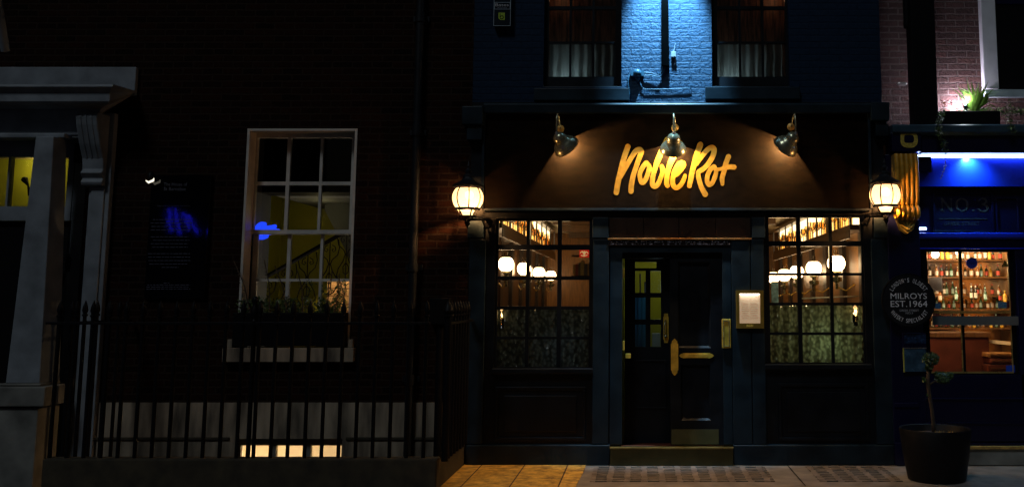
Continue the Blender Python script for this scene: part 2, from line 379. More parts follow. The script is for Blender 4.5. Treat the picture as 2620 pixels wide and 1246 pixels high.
# ------------------------------------------------------------------ the ground
XL, XR = -1.905, 2.70                           # party lines of the pub
PITX = XL; PY = -1.45
g = MB().box(PITX, 40, -2.6, 12, -.3, -.008); g.box(-40, PITX, -2.6, PY, -.3, -.008)
tag(g.build('pavement', M['concrete']), kind='structure')
tag(MB().box(-60, 60, -60, -2.9, -.35, -.13).build('road', M['asphalt']), kind='structure')
tag(MB().box(-60, 60, -2.9, -2.6, -.35, -.004).build('kerb', M['mossy'], bevel=.02), kind='structure')
tag(MB().box(-14, PITX, PY, 1, -1.75, -1.65).build('sunken_area_floor', M['stucco']), kind='structure')
m, t, b = base('yorkstone_flags')
tc = nn(t, 'ShaderNodeTexCoord'); bk = nn(t, 'ShaderNodeTexBrick'); mpn = nn(t, 'ShaderNodeMapping'); mpn.inputs['Rotation'].default_value = (0, 0, rad(90))
t.links.new(tc.outputs['Object'], mpn.inputs[0]); t.links.new(mpn.outputs[0], bk.inputs['Vector'])
bk.inputs['Scale'].default_value = 1; bk.inputs['Brick Width'].default_value = .9; bk.inputs['Row Height'].default_value = .46; bk.inputs['Mortar Size'].default_value = .008
bk.inputs['Color1'].default_value = (.72, .43, .075, 1); bk.inputs['Color2'].default_value = (.62, .36, .06, 1); bk.inputs['Mortar'].default_value = (.08, .04, .02, 1)
nz = nn(t, 'ShaderNodeTexNoise'); nz.inputs['Scale'].default_value = 7; nz.inputs['Detail'].default_value = 9; nz.inputs['Roughness'].default_value = .7
t.links.new(tc.outputs['Object'], nz.inputs[0]); rr = ramp2(t, nz.outputs[0], (.35, .3, .28), (1.25, 1.2, 1.1), .35, .62)
mx = nn(t, 'ShaderNodeMix'); mx.data_type = 'RGBA'; mx.blend_type = 'MULTIPLY'; mx.inputs[0].default_value = 1
t.links.new(bk.outputs[0], mx.inputs[6]); t.links.new(rr.outputs[0], mx.inputs[7]); t.links.new(mx.outputs[2], b.inputs['Base Color']); b.inputs['Roughness'].default_value = .75
bp = nn(t, 'ShaderNodeBump'); bp.inputs['Distance'].default_value = .01; bp.inputs['Strength'].default_value = .8; t.links.new(nz.outputs[0], bp.inputs['Height']); t.links.new(bp.outputs[0], b.inputs['Normal'])
M['flags'] = m
xe = XX(1500, 1190, 0)
poly = [(XL, 0), (XL, -2.6), (xe-.06, -2.6), (xe-.03, -1.2), (xe-.005, -.5), (xe, 0)]
mm = MB(); mm.add([(x, y, .0) for x, y in poly] + [(x, y, -.007) for x, y in poly], [tuple(range(6)), tuple(range(11, 5, -1))] + [(i, i+6, (i+1) % 6+6, (i+1) % 6) for i in range(6)])
tag(mm.build('pavement_flagstones', M['flags']), kind='structure')
# pavement lights: cast concrete panels with rows of thick glass lenses
m, t, b = base('pavement_light_lenses')
tc = nn(t, 'ShaderNodeTexCoord'); bk = nn(t, 'ShaderNodeTexBrick'); nv = nn(t, 'ShaderNodeTexNoise'); nv.inputs['Scale'].default_value = 6; vv = nn(t, 'ShaderNodeVectorMath'); vv.operation = 'MULTIPLY_ADD'; vv.inputs[1].default_value = (.05, .05, 0); t.links.new(tc.outputs['Object'], nv.inputs[0]); t.links.new(nv.outputs['Color'], vv.inputs[0]); t.links.new(tc.outputs['Object'], vv.inputs[2]); t.links.new(vv.outputs[0], bk.inputs['Vector'])
bk.offset = 0; bk.inputs['Scale'].default_value = 1; bk.inputs['Brick Width'].default_value = .172; bk.inputs['Row Height'].default_value = .115
bk.inputs['Mortar Size'].default_value = .03; bk.inputs['Mortar Smooth'].default_value = .15
bk.inputs['Color1'].default_value = (.03, .05, .055, 1); bk.inputs['Color2'].default_value = (.17, .14, .11, 1); bk.inputs['Mortar'].default_value = (.20, .16, .13, 1)
nz = nn(t, 'ShaderNodeTexNoise'); nz.inputs['Scale'].default_value = 9; nz.inputs['Detail'].default_value = 7; t.links.new(tc.outputs['Object'], nz.inputs[0])
rr = ramp2(t, nz.outputs[0], (.45, .42, .4), (1.2, 1.2, 1.2)); mx = nn(t, 'ShaderNodeMix'); mx.data_type = 'RGBA'; mx.blend_type = 'MULTIPLY'; mx.inputs[0].default_value = 1
t.links.new(bk.outputs[0], mx.inputs[6]); t.links.new(rr.outputs[0], mx.inputs[7]); t.links.new(mx.outputs[2], b.inputs['Base Color'])
mr = nn(t, 'ShaderNodeMapRange'); mr.inputs['To Min'].default_value = .22; mr.inputs['To Max'].default_value = .8; t.links.new(bk.outputs['Fac'], mr.inputs[0]); t.links.new(mr.outputs[0], b.inputs['Roughness'])
bp = nn(t, 'ShaderNodeBump'); bp.inputs['Distance'].default_value = .006; t.links.new(bk.outputs['Fac'], bp.inputs['Height']); t.links.new(bp.outputs[0], b.inputs['Normal'])
M['lenses'] = m
for (p0, p1) in ((1520, 1955), (2060, 2255)):
    x0, x1 = XX(p0, 1195, -.1), XX(p1, 1195, -.1)
    tag(MB().box(x0, x1, -.98, -.1, -.02, -.003).build('pavement_lights', M['lenses']), kind='structure')
tag(MB().quad((XX(2015, 1190, 0), 0, -.004), (XX(2015, 1190, 0)-.012, 0, -.004), (XX(2015, 1190, 0)-.012, -1.2, -.004), (XX(2015, 1190, 0), -1.2, -.004)).build('pavement_joint', M['black']), kind='structure')

# ------------------------------------------------------------------ THE PUB
pub = thing('pub_building', ((XL+XR)/2, 0, 0), 'navy painted brick pub with dark glazed shopfront under a gold lettered fascia', 'building')
UW = [(1391, 1590), (1821, 2019)]
zs_u = ZZ(224, 0); uwh = [(XX(a, 120, 0), XX(b, 120, 0), zs_u, 6.3) for a, b in UW]
M['navy_smooth_shaded'] = brick('navy_smooth_shaded_wall', (.007, .022, .050), (.008, .024, .053), (.007, .021, .048), rough=.6, wob=.02, bdist=.0035, nstr=.5, spec=.1)  # navy darkened outside the floodlit strip; the shade is in the colour
zlo = ZZ(262, 0)
wall(XL, uwh[0][1]-.0, zlo, 8, 0, .3, [(uwh[0][0], uwh[0][1]+.0, zs_u, 6.3)]).build('upper_wall', M['navy_smooth_shaded'], pub)
wall(uwh[1][0], XR, zlo, 8, 0, .3, [(uwh[1][0]-.0, uwh[1][1], zs_u, 6.3)]).build('upper_wall', M['navy_smooth_shaded'], pub)
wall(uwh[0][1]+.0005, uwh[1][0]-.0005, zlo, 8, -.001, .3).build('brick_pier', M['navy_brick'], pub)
MB().box(XL+.02, XR-.02, .62, .7, 3.1, 8).build('upper_room_wall', pm('streaky_reflections', (.14, .06, .03), .4, var=.95, vs=9, stretch=(5, 1, .5)), pub)  # streaked colour imitates reflections in the wavy panes
# windows of the upper floor
def window(parent, name, Y, cols, rows, outer, fmat, gmat, depth=.05, rip_rows=(), bar=.03):
    hx, hz = frameholes(cols, rows, Y)
    x0, x1, z0, z1 = outer
    fr = grid_frame(hx, hz, Y, Y+depth, outer).build(name, fmat, parent, bevel=.004)
    def pane(rws, mat, nm):
        if not rws: return
        mb = MB()
        for a, b in hx:
            for k in rws:
                c, d = hz[k]; mb.box(a+.001, b-.001, Y+depth*.45, Y+depth*.45+.005, c+.001, d-.001) if mat != M['ripple'] else mb.quad((a, Y+depth*.45, c), (b, Y+depth*.45, c), (b, Y+depth*.45, d), (a, Y+depth*.45, d))
        mb.build(nm, mat, fr)
    pane([k for k in range(len(rows)) if k not in rip_rows], gmat, 'pane'); pane(list(rip_rows), M['ripple'], 'rippled_pane')
    return fr
up_rows = [(-160, -75), (-65, 17), (25, 107), (112, 197)]
upc = [[(1405, 1457.5), (1463, 1516), (1521.5, 1575)], [(1834.5, 1889), (1894.5, 1946.5), (1953, 2008)]]
for i, (cols, h) in enumerate(zip(upc, uwh)):
    Y = .09
    fr = window(pub, 'window', Y, cols, up_rows, (h[0]+.001, h[1]-.001, ZZ(222, Y), 5.95), M['pub_paint'], M['old_glass'], .05)
    fr['label'] = ('left' if i == 0 else 'right') + ' upstairs sash window with curtains behind wavy glass'
    a, b_ = (1365, 1610) if i == 0 else (1805, 2047)
    y0 = 226 if i == 0 else 223
    x0, x1, z0, z1 = RC(a, y0, b_, y0+31, -.07)
    sb = MB().prismx([(-.07, z0), (.0, z0), (.0, z1+.015), (-.07, z1)], x0, x1)
    sb.box(h[0], h[1], 0.001, .088, zs_u-.03, zs_u+.012)
    sb.build('sill', M['pub_trim'], pub, bevel=.006)
    zc = ZZ(112, .2)
    cm = curtain(h[0]+.05, h[1]-.05, ZZ(205, .2), zc+.01, .2, 8, .034, i)
    tag(cm.build('cafe_curtain', M['curtain_grey'], smooth='all'), 'pale gathered curtain behind the lower panes of the %s upstairs window' % ('left' if i == 0 else 'right'), 'curtain')
    lamp('POINT', ((h[0]+h[1])/2 + (.35 if i else -.3), .45, 5.35), (.5 if i else .3), (1, .48, .22), .1, pub)
    lamp('POINT', ((h[0]+h[1])/2 - .2, .36, 4.2), 1.9, (.7, .95, 1), .1, pub)  # unseen cool lamp added behind the curtain to brighten it
# painted-over patch of raw brick between sills is part of the wall; cornice
x0, x1 = XX(1238, 275, -.12), XX(2228, 275, -.12)
zc0, zc1 = ZZ(289, -.12), ZZ(264, -.12)
MB().prismx([(-.12, zc0), (0, zc0), (0, zc1+.02), (-.12, zc1), (-.135, zc1-.02)], x0, x1).build('cornice', M['pub_trim'], pub, bevel=.006)
for k, (a, c, b_, d) in enumerate(((1182, 272, 1235, 318), (2229, 262, 2276, 308))):
    x0, x1, z0, z1 = RC(a, c, b_, d, -.16)
    bb = MB().box(x0, x1, -.16, -.001, z0, z1); x2, x3, z2, z3 = RC(a+12, d+10, b_-2, d+40, -.12); bb.box(x2, x3, -.12, -.001, z2, z3); bb.box(x2+.01, x3-.01, -.08, -.001, z3, z0)
    bb.build('corbel_block', M['pub_trim'], pub, bevel=.006)
# fascia board
fx0, fx1, fz0, fz1 = RC(1240, 289, 2222, 533, -.05)
MB().box(fx0, fx1, -.05, -.001, fz0, zc0).build('fascia_board', M['fascia'], pub)
fm = MB(); fm.box(fx0-.03, fx0, -.075, -.001, fz0-.005, zc0); fm.box(fx1, fx1+.03, -.075, -.001, fz0-.005, zc0); fm.box(fx0, fx1, -.07, -.001, fz0-.03, fz0-.002)
fm.build('fascia_moulding', M['pub_trim'], pub, bevel=.004)
# shopfront wall with openings
lw = [(1273, 1345), (1354, 1425.5), (1436, 1507)]; lr = [(566, 626), (639, 707), (716, 783.5), (792, 861), (867.5, 938)]
rw = [(1969, 2041), (2051, 2124), (2132, 2206)]; rr_ = [(557, 617), (630, 698), (705, 774), (781, 850), (857, 927)]
def op(cols, rows, pad=.03, Y=0):
    mid = (rows[0][0]+rows[-1][1])/2
    return (XX(cols[0][0], mid, Y)-pad, XX(cols[-1][1], mid, Y)+pad, ZZ(rows[-1][1], Y)-pad, ZZ(rows[0][0], Y)+pad)
ol, orr = op(lw, lr), op(rw, rr_)
dx0, dx1, dz0, dz1 = RC(1590, 640, 1872, 1142, 0)
zst = ZZ(1145, 0)
wall(XL+.0, XR, 0, ZZ(262, 0), 0, .14, [ol, orr, (dx0, dx1, zst, dz1)]).build('shopfront_wall', M['pub_paint'], pub)
for o_, cols, rows, lab in ((ol, lw, lr, 'left shopfront window with globe lamps and a dark lower curtain behind'), (orr, rw, rr_, 'right shopfront window with globe lamps above greenish rippled panes')):
    fr = window(pub, 'window', .03, cols, rows, (o_[0]+.001, o_[1]-.001, o_[2]+.001, o_[3]-.001), M['pub_paint'], M['glass'], .05, (2, 3, 4) if False else (3, 4))
    fr['label'] = lab
def panel_frame(mb, x0, x1, z0, z1, Y, w=.02, d=.012):      # raised bolection moulding round a panel
    for (a, b_, c, e) in ((x0-w, x1+w, z1, z1+w), (x0-w, x1+w, z0-w, z0), (x0-w, x0, z0, z1), (x1, x1+w, z0, z1)): mb.box(a, b_, Y-d, Y, c, e)
# sills and stall risers
for a, b_, ys, pa, pb, pt in ((1258, 1516, 944, 1275, 1490, 997), (1958, 2232, 933, 2000, 2215, 988)):
    x0, x1, z0, z1 = RC(a, ys, b_, ys+14, -.07)
    MB().prismx([(-.07, z0+.012), (-.05, z0), (0, z0), (0, z1+.01), (-.07, z1)], x0, x1).build('window_sill', M['pub_paint'], pub, bevel=.004)
    x0, x1, z0, z1 = RC(pa, pt, pb, 1118, -.01)
    pf = MB(); panel_frame(pf, x0, x1, z0, z1, -.001, .035, .022); pf.box(x0+.06, x1-.06, -.016, -.001, z0+.06, z1-.06)
    pf.build('stall_riser_panel', M['pub_paint'], pub, bevel=.005)
# plinth each side of the step
for a, b_ in ((1191, 1560), (1877, 2288)):
    x0, x1, z0, z1 = RC(a, 1139, b_, 1187, -.05)
    MB().prismx([(-.05, 0), (0, 0), (0, z1+.012), (-.05, z1)], x0, x1).build('plinth', M['pub_trim'], pub, bevel=.005)
# pilasters
for a, b_ in ((1196, 1238), (1516, 1557), (1874, 1922), (1924, 1958), (2236, 2284)):
    x0, x1, z0, z1 = RC(a, 612, b_, 1137, -.035)
    MB().box(x0, x1, -.035, -.001, z0+.005, z1).build('pilaster', M['pub_trim'], pub, bevel=.006)
    x0, x1, z0, z1 = RC(a, 556, b_, 609, -.045)
    if a != 1874: MB().box(x0, x1, -.045, -.001, z0, z1).build('pilaster_head', M['pub_trim'], pub, bevel=.006)
# transom boards and their brass lip
x0, x1, z0, z1 = RC(1558, 558, 1922, 608, -.02)
tb = MB(); cuts = [1558, 1647, 1737, 1831, 1921]
for a, b_ in zip(cuts, cuts[1:]):
    q0, q1, _, _ = RC(a+.8, 558, b_-.8, 608, -.02); tb.box(q0, q1, -.02, -.001, z0+.004, z1)
tb.build('transom_boards', M['transom'], pub, bevel=.002)
x0, x1, z0, z1 = RC(1555, 609, 1923, 613, -.05); MB().box(x0, x1, -.05, -.001, z0, z1).build('transom_lip', M['wood_pale'], pub, bevel=.002)
x0, x1, z0, z1 = RC(1557, 616, 1868, 626, -.03)
m, t, b = base('glass_strip_reflections'); tc = nn(t, 'ShaderNodeTexCoord'); nz = nn(t, 'ShaderNodeTexNoise'); nz.inputs['Scale'].default_value = 45; nz.inputs['Detail'].default_value = 6
t.links.new(tc.outputs['Object'], nz.inputs[0]); r_ = ramp2(t, nz.outputs[0], (.01, .01, .015), (.5, .5, .6), .5, .62); t.links.new(r_.outputs[0], b.inputs['Base Color']); b.inputs['Roughness'].default_value = .25
M['strip_reflections'] = m  # pale flecks in the colour imitate reflections in a strip of glass
MB().box(x0, x1, -.03, -.001, z0, z1).build('air_grille', M['strip_reflections'], pub)
gm = MB(); gm.box(x0, x1, -.04, -.001, z0-.012, z0-.002); gm.box(x0, x1, -.036, -.001, (z0+z1)/2-.003, (z0+z1)/2+.003)
gm.build('grille_bars', M['wood_black'], pub)
# door surround
sx = MB()
for a, b_ in ((1560, 1592), (1850, 1873)):
    x0, x1, z0, z1 = RC(a, 645, b_, 1137, -.02); sx.box(x0, x1, -.02, -.001, z0, z1)
x0, x1, z0, z1 = RC(1560, 630, 1873, 648, -.02); sx.box(x0, x1, -.02, -.001, z0+.006, z1)
sx.build('door_surround', M['pub_trim'], pub, bevel=.005)
MB().box(dx0+.002, dx1-.002, .04, .13, dz1-.09, dz1-.001).build('door_head', M['pub_paint'], pub, bevel=.004)
MB().box(dx0, dx1, .0, .9, zst-.04, zst-.003).build('threshold_tiles', M['tile_red'], pub)
# step
x0, x1, z0, z1 = RC(1561, 1146, 1876, 1187, -.09)
st = thing('doorstep', ((x0+x1)/2, -.05, 0), 'low brass edged doorstep below the pub doors', 'doorstep')
MB().box(x0, x1, -.085, -.052, 0.0, z1-.012).build('riser', pm('tarnished_brass_sheet', (.07, .06, .02), .45, metal=.4), st)
MB().box(x0-.005, x1+.005, -.095, -.001, z1-.011, z1+.006).build('nosing', pm('worn_step_brass', (.22, .15, .04), .35, metal=.5, var=.4), st, bevel=.004)
# doors ------------------------------------------------------------
def pt_plate(cx, cz, half, w, vertical, Y):      # plate with pointed, waisted ends
    q = [(-half, 0), (-half+w*.8, -w*.75), (-half+w*1.3, -w*.75), (-half+w*1.5, -w), (half-w*1.5, -w), (half-w*1.3, -w*.75), (half-w*.8, -w*.75), (half, 0),
         (half-w*.8, w*.75), (half-w*1.3, w*.75), (half-w*1.5, w), (-half+w*1.5, w), (-half+w*1.3, w*.75), (-half+w*.8, w*.75)]
    if vertical: q = [(-b, a) for a, b in q]
    return MB().prism([(cx+a, cz+b) for a, b in q], Y-.006, Y)
Yd = .03
x0, x1, z0, z1 = RC(1715, 652, 1848, 1138, Yd)
x1 = dx1-.07
pnx0, pnx1, pnz0, pnz1 = RC(1735, 670, 1818, 890, Yd); qx0, qx1, qz0, qz1 = RC(1742, 932, 1818, 1075, Yd)
dr = wall(x0, x1, z0, min(z1, dz1-.09), Yd, Yd+.05, [(pnx0, pnx1, pnz0, pnz1), (qx0, qx1, qz0, qz1)]).build('door', M['pub_paint'], pub, bevel=.003)
dr['label'] = 'solid right-hand door leaf with brass push plates'
dp = MB()
def sunk(mb, a0, a1, b0, b1, Y, ins, back):
    i0, i1, j0, j1 = a0+ins, a1-ins, b0+ins, b1-ins
    o4 = [(a0, Y, b0), (a1, Y, b0), (a1, Y, b1), (a0, Y, b1)]; i4 = [(i0, back, j0), (i1, back, j0), (i1, back, j1), (i0, back, j1)]
    mb.add(o4+i4, [(0, 1, 5, 4), (1, 2, 6, 5), (2, 3, 7, 6), (3, 0, 4, 7), (4, 5, 6, 7)])
sunk(dp, pnx0, pnx1, pnz0, pnz1, Yd+.004, .022, Yd+.04); sunk(dp, qx0, qx1, qz0, qz1, Yd+.004, .02, Yd+.035)
dp.build('door_panel', M['pub_paint'], dr)
a0, a1, b0, b1 = RC(1765, 742, 1789, 818, Yd+.03)
kk = MB(); panel_frame(kk, a0+.012, a1-.012, b0+.012, b1-.012, Yd+.044, .012, .018); kk.box(a0+.012, a1-.012, Yd+.032, Yd+.0435, b0+.012, b1-.012); kk.build('speak_grille', M['black_metal'], dr)
cx, cz = PT(1726, 913, Yd); pt_plate(cx, cz, .20, .040, True, Yd).build('push_plate', M['brass'], dr)
cx, cz = PT(1782, 909.5, Yd); lb = pt_plate(cx, cz, .19, .028, False, Yd).build('letter_plate', M['brass'], dr)
MB().box(cx-.125, cx+.125, Yd-.013, Yd-.006, cz-.022, cz+.022).build('letter_flap', M['brass'], lb, bevel=.003)
a0, a1, b0, b1 = RC(1718, 1098, 1839, 1136, Yd-.006); MB().box(a0, a1, Yd-.006, Yd, b0, b1).build('kick_plate', pm('dull_brass_sheet', (.075, .075, .03), .5, metal=.3), dr)
# left glazed leaf, set back
Yi = .36
cols = [(1625, 1652), (1664, 1691)]; rows = [(670, 686), (693, 749), (761, 817), (830, 887)]
hx, hz = frameholes(cols, rows, Yi)
x0 = XX(1598, 880, Yi); x1 = XX(1718, 880, Yi)
holes = [(a, b_, c, d) for a, b_ in hx for c, d in hz[1:]] + [(hx[0][0], hx[1][1]-.05, hz[0][0], hz[0][1])]
idr = wall(x0, x1+.05, zst, dz1+.05, Yi, Yi+.045, holes).build('glazed_door', M['pub_paint'], pub, bevel=.003)
idr['label'] = 'left door leaf with six small panes and a brass handle, set back in the entrance'
gp = MB()
for h in holes: gp.box(h[0], h[1], Yi+.02, Yi+.024, h[2], h[3])
gp.build('pane', M['glass'], idr)
a0, a1, b0, b1 = RC(1610, 925, 1700, 1040, Yi); lp = MB(); panel_frame(lp, a0, a1, b0, b1, Yi, .02, .012); lp.build('door_panel', M['pub_paint'], idr, bevel=.003)
a0, a1, b0, b1 = RC(1697, 802, 1711, 877, Yi-.008)
hp = MB().prism([(a0+.008, b0), (a1-.008, b0), (a1-.008, b0+.03), (a1, b0+.04), (a1, b1-.04), (a1-.008, b1-.03), (a1-.008, b1), (a0+.008, b1), (a0+.008, b1-.03), (a0, b1-.04), (a0, b0+.04), (a0+.008, b0+.03)], Yi-.008, Yi).build('handle_plate', M['brass'], idr)
xm = (a0+a1)/2; MB().tube([(xm-.004, Yi-.008, b1-.07), (xm-.012, Yi-.05, b1-.09), (xm-.02, Yi-.06, (b0+b1)/2), (xm-.02, Yi-.05, b0+.08), (xm-.005, Yi-.008, b0+.06)], .007).sphere((xm-.002, Yi-.03, b0+.075), .016, 12).build('handle', M['bronze'], hp, smooth='all')
for yy in (699, 884):
    a0, a1, b0, b1 = RC(1593, yy-12, 1598, yy+12, .02); MB().box(a0, a1, .005, .03, b0, b1).build('hinge', M['brass'], pub, bevel=.002)
a0, a1, b0, b1 = RC(1600, 904, 1614, 916, .1); MB().box(a0, a1, .08, .11, b0, b1).build('door_catch', M['brass'], pub, bevel=.003)
# entrance lobby behind it
lob = MB(); lx0, lx1 = dx0-.02, dx1+.02; lt = dz1+.1
lob.box(lx0-.02, lx0, .141, 2.6, zst-.02, lt); lob.box(lx1, lx1+.02, .141, 2.6, zst-.02, lt); lob.box(lx0, lx1, .141, 2.6, lt, lt+.02)
lob.build('lobby_walls', M['wood_black'], pub)
MB().box(lx0, lx1, 2.6, 2.62, zst, lt).build('lobby_back_wall', M['yellow_wall'], pub)
MB().box(lx0, lx1, .9, 2.6, zst-.04, zst-.02).build('lobby_floor', M['tile_red'], pub)
cxa, cxb = XX(1628, 860, 1.2), XX(1649, 860, 1.2)
tag(curtain(cxa-.03, cxb+.02, zst+.3, ZZ(755, 1.2), 1.2, 3, .02, 5).build('door_curtain', M['curtain_blue'], smooth='all'), 'blue curtain seen through the lower left panes of the glazed door', 'curtain')
x0, x1, z0, z1 = RC(1668, 852, 1690, 884, 1.3)
tag(MB().box(x0, x1, 1.3, 1.36, z0-.3, z1).build('notice_board', M['paper'], bevel=.01), 'pale notice board seen low through the glazed door', 'notice board')
x0, x1, z0, z1 = RC(1636, 700, 1640, 745, 1.5); x2, x3, z2, z3 = RC(1652, 808, 1660, 814, 1.5)
tag(MB().box(x0, x1, 1.5, 1.53, z0-1.3, z1).box(x1+.04, x1+.1, 1.5, 1.54, z0-1.2, z1-.1).build('coat_stand', M['wood_black'], bevel=.005), 'dark coat stand seen through the left panes of the glazed door', 'coat stand')
lamp('POINT', ((lx0+lx1)/2-.15, 1.9, lt-.25), 2.6, (.95, 1, .5), .1, pub)
lamp('POINT', (cxa+.25, .75, lt-.5), 1.3, (.55, .85, 1), .1, pub)

# brass letter box plate by the door
x0, x1, z0, z1 = RC(1847, 816, 1870, 890, -.03)
lbx = thing('entry_panel', ((x0+x1)/2, -.03, z0), 'upright brass plate on the post right of the pub doors', 'entry panel')
MB().box(x0, x1, -.034, -.0215, z0, z1).build('back_plate', M['brass'], lbx, bevel=.003)
pf = MB(); panel_frame(pf, x0+.022, x1-.022, z0+.022, z1-.022, -.034, .007, .006); pf.build('rim', M['bronze'], lbx, bevel=.002)
# menu case
x0, x1, z0, z1 = RC(1884, 742.5, 1954, 840, -.08); a0, a1, b0, b1 = RC(1892, 751, 1945.5, 827, -.08)
mc = thing('menu_case', ((x0+x1)/2, -.06, z0), 'lit brass menu case on the pilaster right of the pub doors', 'menu case')
wall(x0, x1, z0, z1, -.08, -.036, [(a0, a1, b0, b1)]).build('case_frame', pm('brushed_old_brass', (.30, .20, .03), .42, metal=.5, var=.35, vs=7), mc, bevel=.003)
m, t, b = base('lit_menu_paper'); tc = nn(t, 'ShaderNodeTexCoord'); sp = nn(t, 'ShaderNodeSeparateXYZ'); t.links.new(tc.outputs['Object'], sp.inputs[0])
wv = nn(t, 'ShaderNodeTexNoise'); wv.inputs['Scale'].default_value = 60; mp_ = nn(t, 'ShaderNodeMapping'); mp_.inputs['Scale'].default_value = (.5, 1, 3); t.links.new(tc.outputs['Object'], mp_.inputs[0]); t.links.new(mp_.outputs[0], wv.inputs[0])
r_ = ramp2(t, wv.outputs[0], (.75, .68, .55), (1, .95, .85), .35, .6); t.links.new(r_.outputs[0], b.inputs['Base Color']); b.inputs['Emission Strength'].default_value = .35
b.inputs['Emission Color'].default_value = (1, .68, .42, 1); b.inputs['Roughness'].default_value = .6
mp2 = MB(); mp2.box(a0, a1, -.045, -.04, b0, b1); mp2.build('menu_sheet', m, mc)
rows_t = MB(); rr0 = random.Random(3)
for c in range(2):
    for k in range(9):
        w = rr0.uniform(.3, .42)*(a1-a0)*.95; xc = a0+(a1-a0)*(.3+.4*c); zc = b1-(b1-b0)*(.34+.062*k); rows_t.box(xc-w/2, xc+w/2, -.0465, -.0455, zc-.0018, zc+.0018)
rows_t.build('menu_print', pm('faded_print', (.55, .45, .33), .7, bump=0), mc)
MB().box(a0+.01, a1-.01, -.075, -.06, b1-.012, b1-.002).build('strip_lamp', em('menu_strip_lamp', (1, .8, .6), 8), mc)
MB().box(a0, a1, -.078, -.076, b0, b1).build('pane', M['glass'], mc)

# gold lettering ---------------------------------------------------
ROT = [
 [(335,185,50),(262,400,50),(190,680,50),(150,860,50),(122,1030,50)],
 [(200,745,38),(300,560,44),(400,385,46),(480,268,48),(548,240,50),(582,275,48),(560,350,48),(500,520,45),(440,700,46),(402,880,48),(393,1005,50)],
 [(675,480,42),(610,560,44),(560,665,42),(558,765,40),(595,845,46),(655,800,44),(695,705,42),(722,610,42),(725,545,40),(675,480,38)],
 [(725,535,38),(770,610,34),(830,600,30),(850,540,30)],
 [(1060,60,52),(1000,180,52),(930,330,52),(870,480,50),(820,640,44),(790,770,44),(788,880,46),(825,918,46),(885,880,46),(940,760,42),(972,650,40),(958,545,38)],
 [(972,560,34),(1010,630,34),(1060,620,32),(1085,560,34)],
 [(1290,130,58),(1215,290,56),(1140,440,54),(1090,570,46),(1058,720,46),(1050,850,46),(1066,905,42)],
 [(1180,725,34),(1245,690,38),(1322,600,42),(1366,520,44),(1340,478,42),(1280,500,42),(1212,600,44),(1166,740,44),(1164,870,44),(1215,942,44),(1292,908,42),(1352,820,40),(1390,722,36)],
 [(1670,150,54),(1600,350,52),(1545,550,50),(1500,750,48),(1470,905,45)],
 [(1600,500,40),(1700,360,44),(1800,245,46),(1880,200,48),(1925,245,50),(1900,360,48),(1820,500,46),(1720,600,44),(1635,655,42),(1640,760,42),(1690,930,46),(1760,1060,52)],
 [(1915,550,40),(1860,605,42),(1810,700,42),(1795,810,42),(1832,885,44),(1892,850,42),(1940,740,42),(1962,640,38),(1930,555,38)],
 [(1950,600,32),(2030,600,30),(2100,580,34)],
 [(2190,370,48),(2140,500,46),(2108,640,44),(2072,770,44),(2080,872,34)],
 [(2100,590,36),(2190,560,44),(2290,560,48)]]
def to_sign(u, v): return PT(1560+u/7.206, 350+v/7.206, -.054)
sg = strokes_mb(ROT, to_sign, -.054, 11)
tag(sg.build('gold_lettering', M['gold_leaf']), 'gold script lettering reading Noble Rot on the dark pub fascia', 'lettering')
kx, kz = PT(1918.5, 833, -.081); 
sg = strokes_mb(ROT, lambda u, v: (kx+(u-1200)*2.2e-5*1.65, kz-(v-600)*2.2e-5*1.35), -.0815, 26)
o = sg.build('menu_logo', pm('bright_gold', (.8, .6, .1), .4, bump=0), mc)

# gooseneck sign lamps
def gooseneck(pxr, pyr, pxl, pyl, tilt, label):
    rx, rz = PT(pxr, pyr, -.06); lx, lz = PT(pxl, pyl, -.27)
    th = thing('sign_lamp', (rx, -.05, rz), label, 'wall lamp', 'gooseneck lamps over the pub fascia')
    MB().lathe([(0, .001), (0, .042), (.008, .042), (.012, .034), (.02, .018), (.03, .014), (.031, .001)], (rx, -.0515, rz), (0, -1, 0)).build('rosette', pm('gilt_rosette', (.5, .33, .1), .4, metal=.4), th, smooth=True)
    za = ZZ(292, -.2)
    pts = [(rx, -.07, rz), (rx+(lx-rx)*.1, -.10, rz+.01), (rx+(lx-rx)*.3, -.13, rz+.06), (rx+(lx-rx)*.6, -.16, za-.02), (lx-(lx-rx)*.15, -.20, za), (lx, -.24, za-.02), (lx, -.265, za-.08), (lx, -.27, lz+.01)]
    P = [Vector(p) for p in pts]; q = []
    PP = [P[0]]+P+[P[-1]]
    for i in range(1, len(PP)-2):
        for k in range(4):
            t = k/4; q.append(.5*((2*PP[i]) + (PP[i+1]-PP[i-1])*t + (2*PP[i-1]-5*PP[i]+4*PP[i+1]-PP[i+2])*t*t + (3*PP[i]-PP[i-1]-3*PP[i+1]+PP[i+2])*t**3))
    q.append(P[-1]); MB().tube(q, .0095, 10).build('arm', M['bronze'], th, smooth='all')
    ax = Vector(tilt).normalized(); o_ = Vector((lx, -.27, lz))
    MB().lathe([(-.02, .013), (-.02, .018), (.012, .02), (.014, .015)], o_, (0, 0, -1)).build('collar', M['steel'], th, smooth=True)
    prof = [(-.005, .004), (0, .022), (.012, .042), (.032, .058), (.06, .066), (.082, .064), (.092, .070), (.108, .088), (.13, .108), (.155, .122), (.178, .128), (.19, .131), (.19, .127), (.155, .117), (.13, .103), (.1, .078), (.07, .058), (.03, .04), (.015, .02)]
    prof = [(a*1.1, b*1.15) for a, b in prof]
    sh = MB().lathe(prof, o_, ax, 36).build('shade', M['bronze'], th, smooth='all')
    bc = o_+ax*.135
    MB().sphere(bc, .022, 14).build('bulb', em('sign_bulb', (1, .6, .25), 30), sh)
    lamp('POINT', bc+ax*.028, 78, (1, .60, .27), .012, th)
    return th
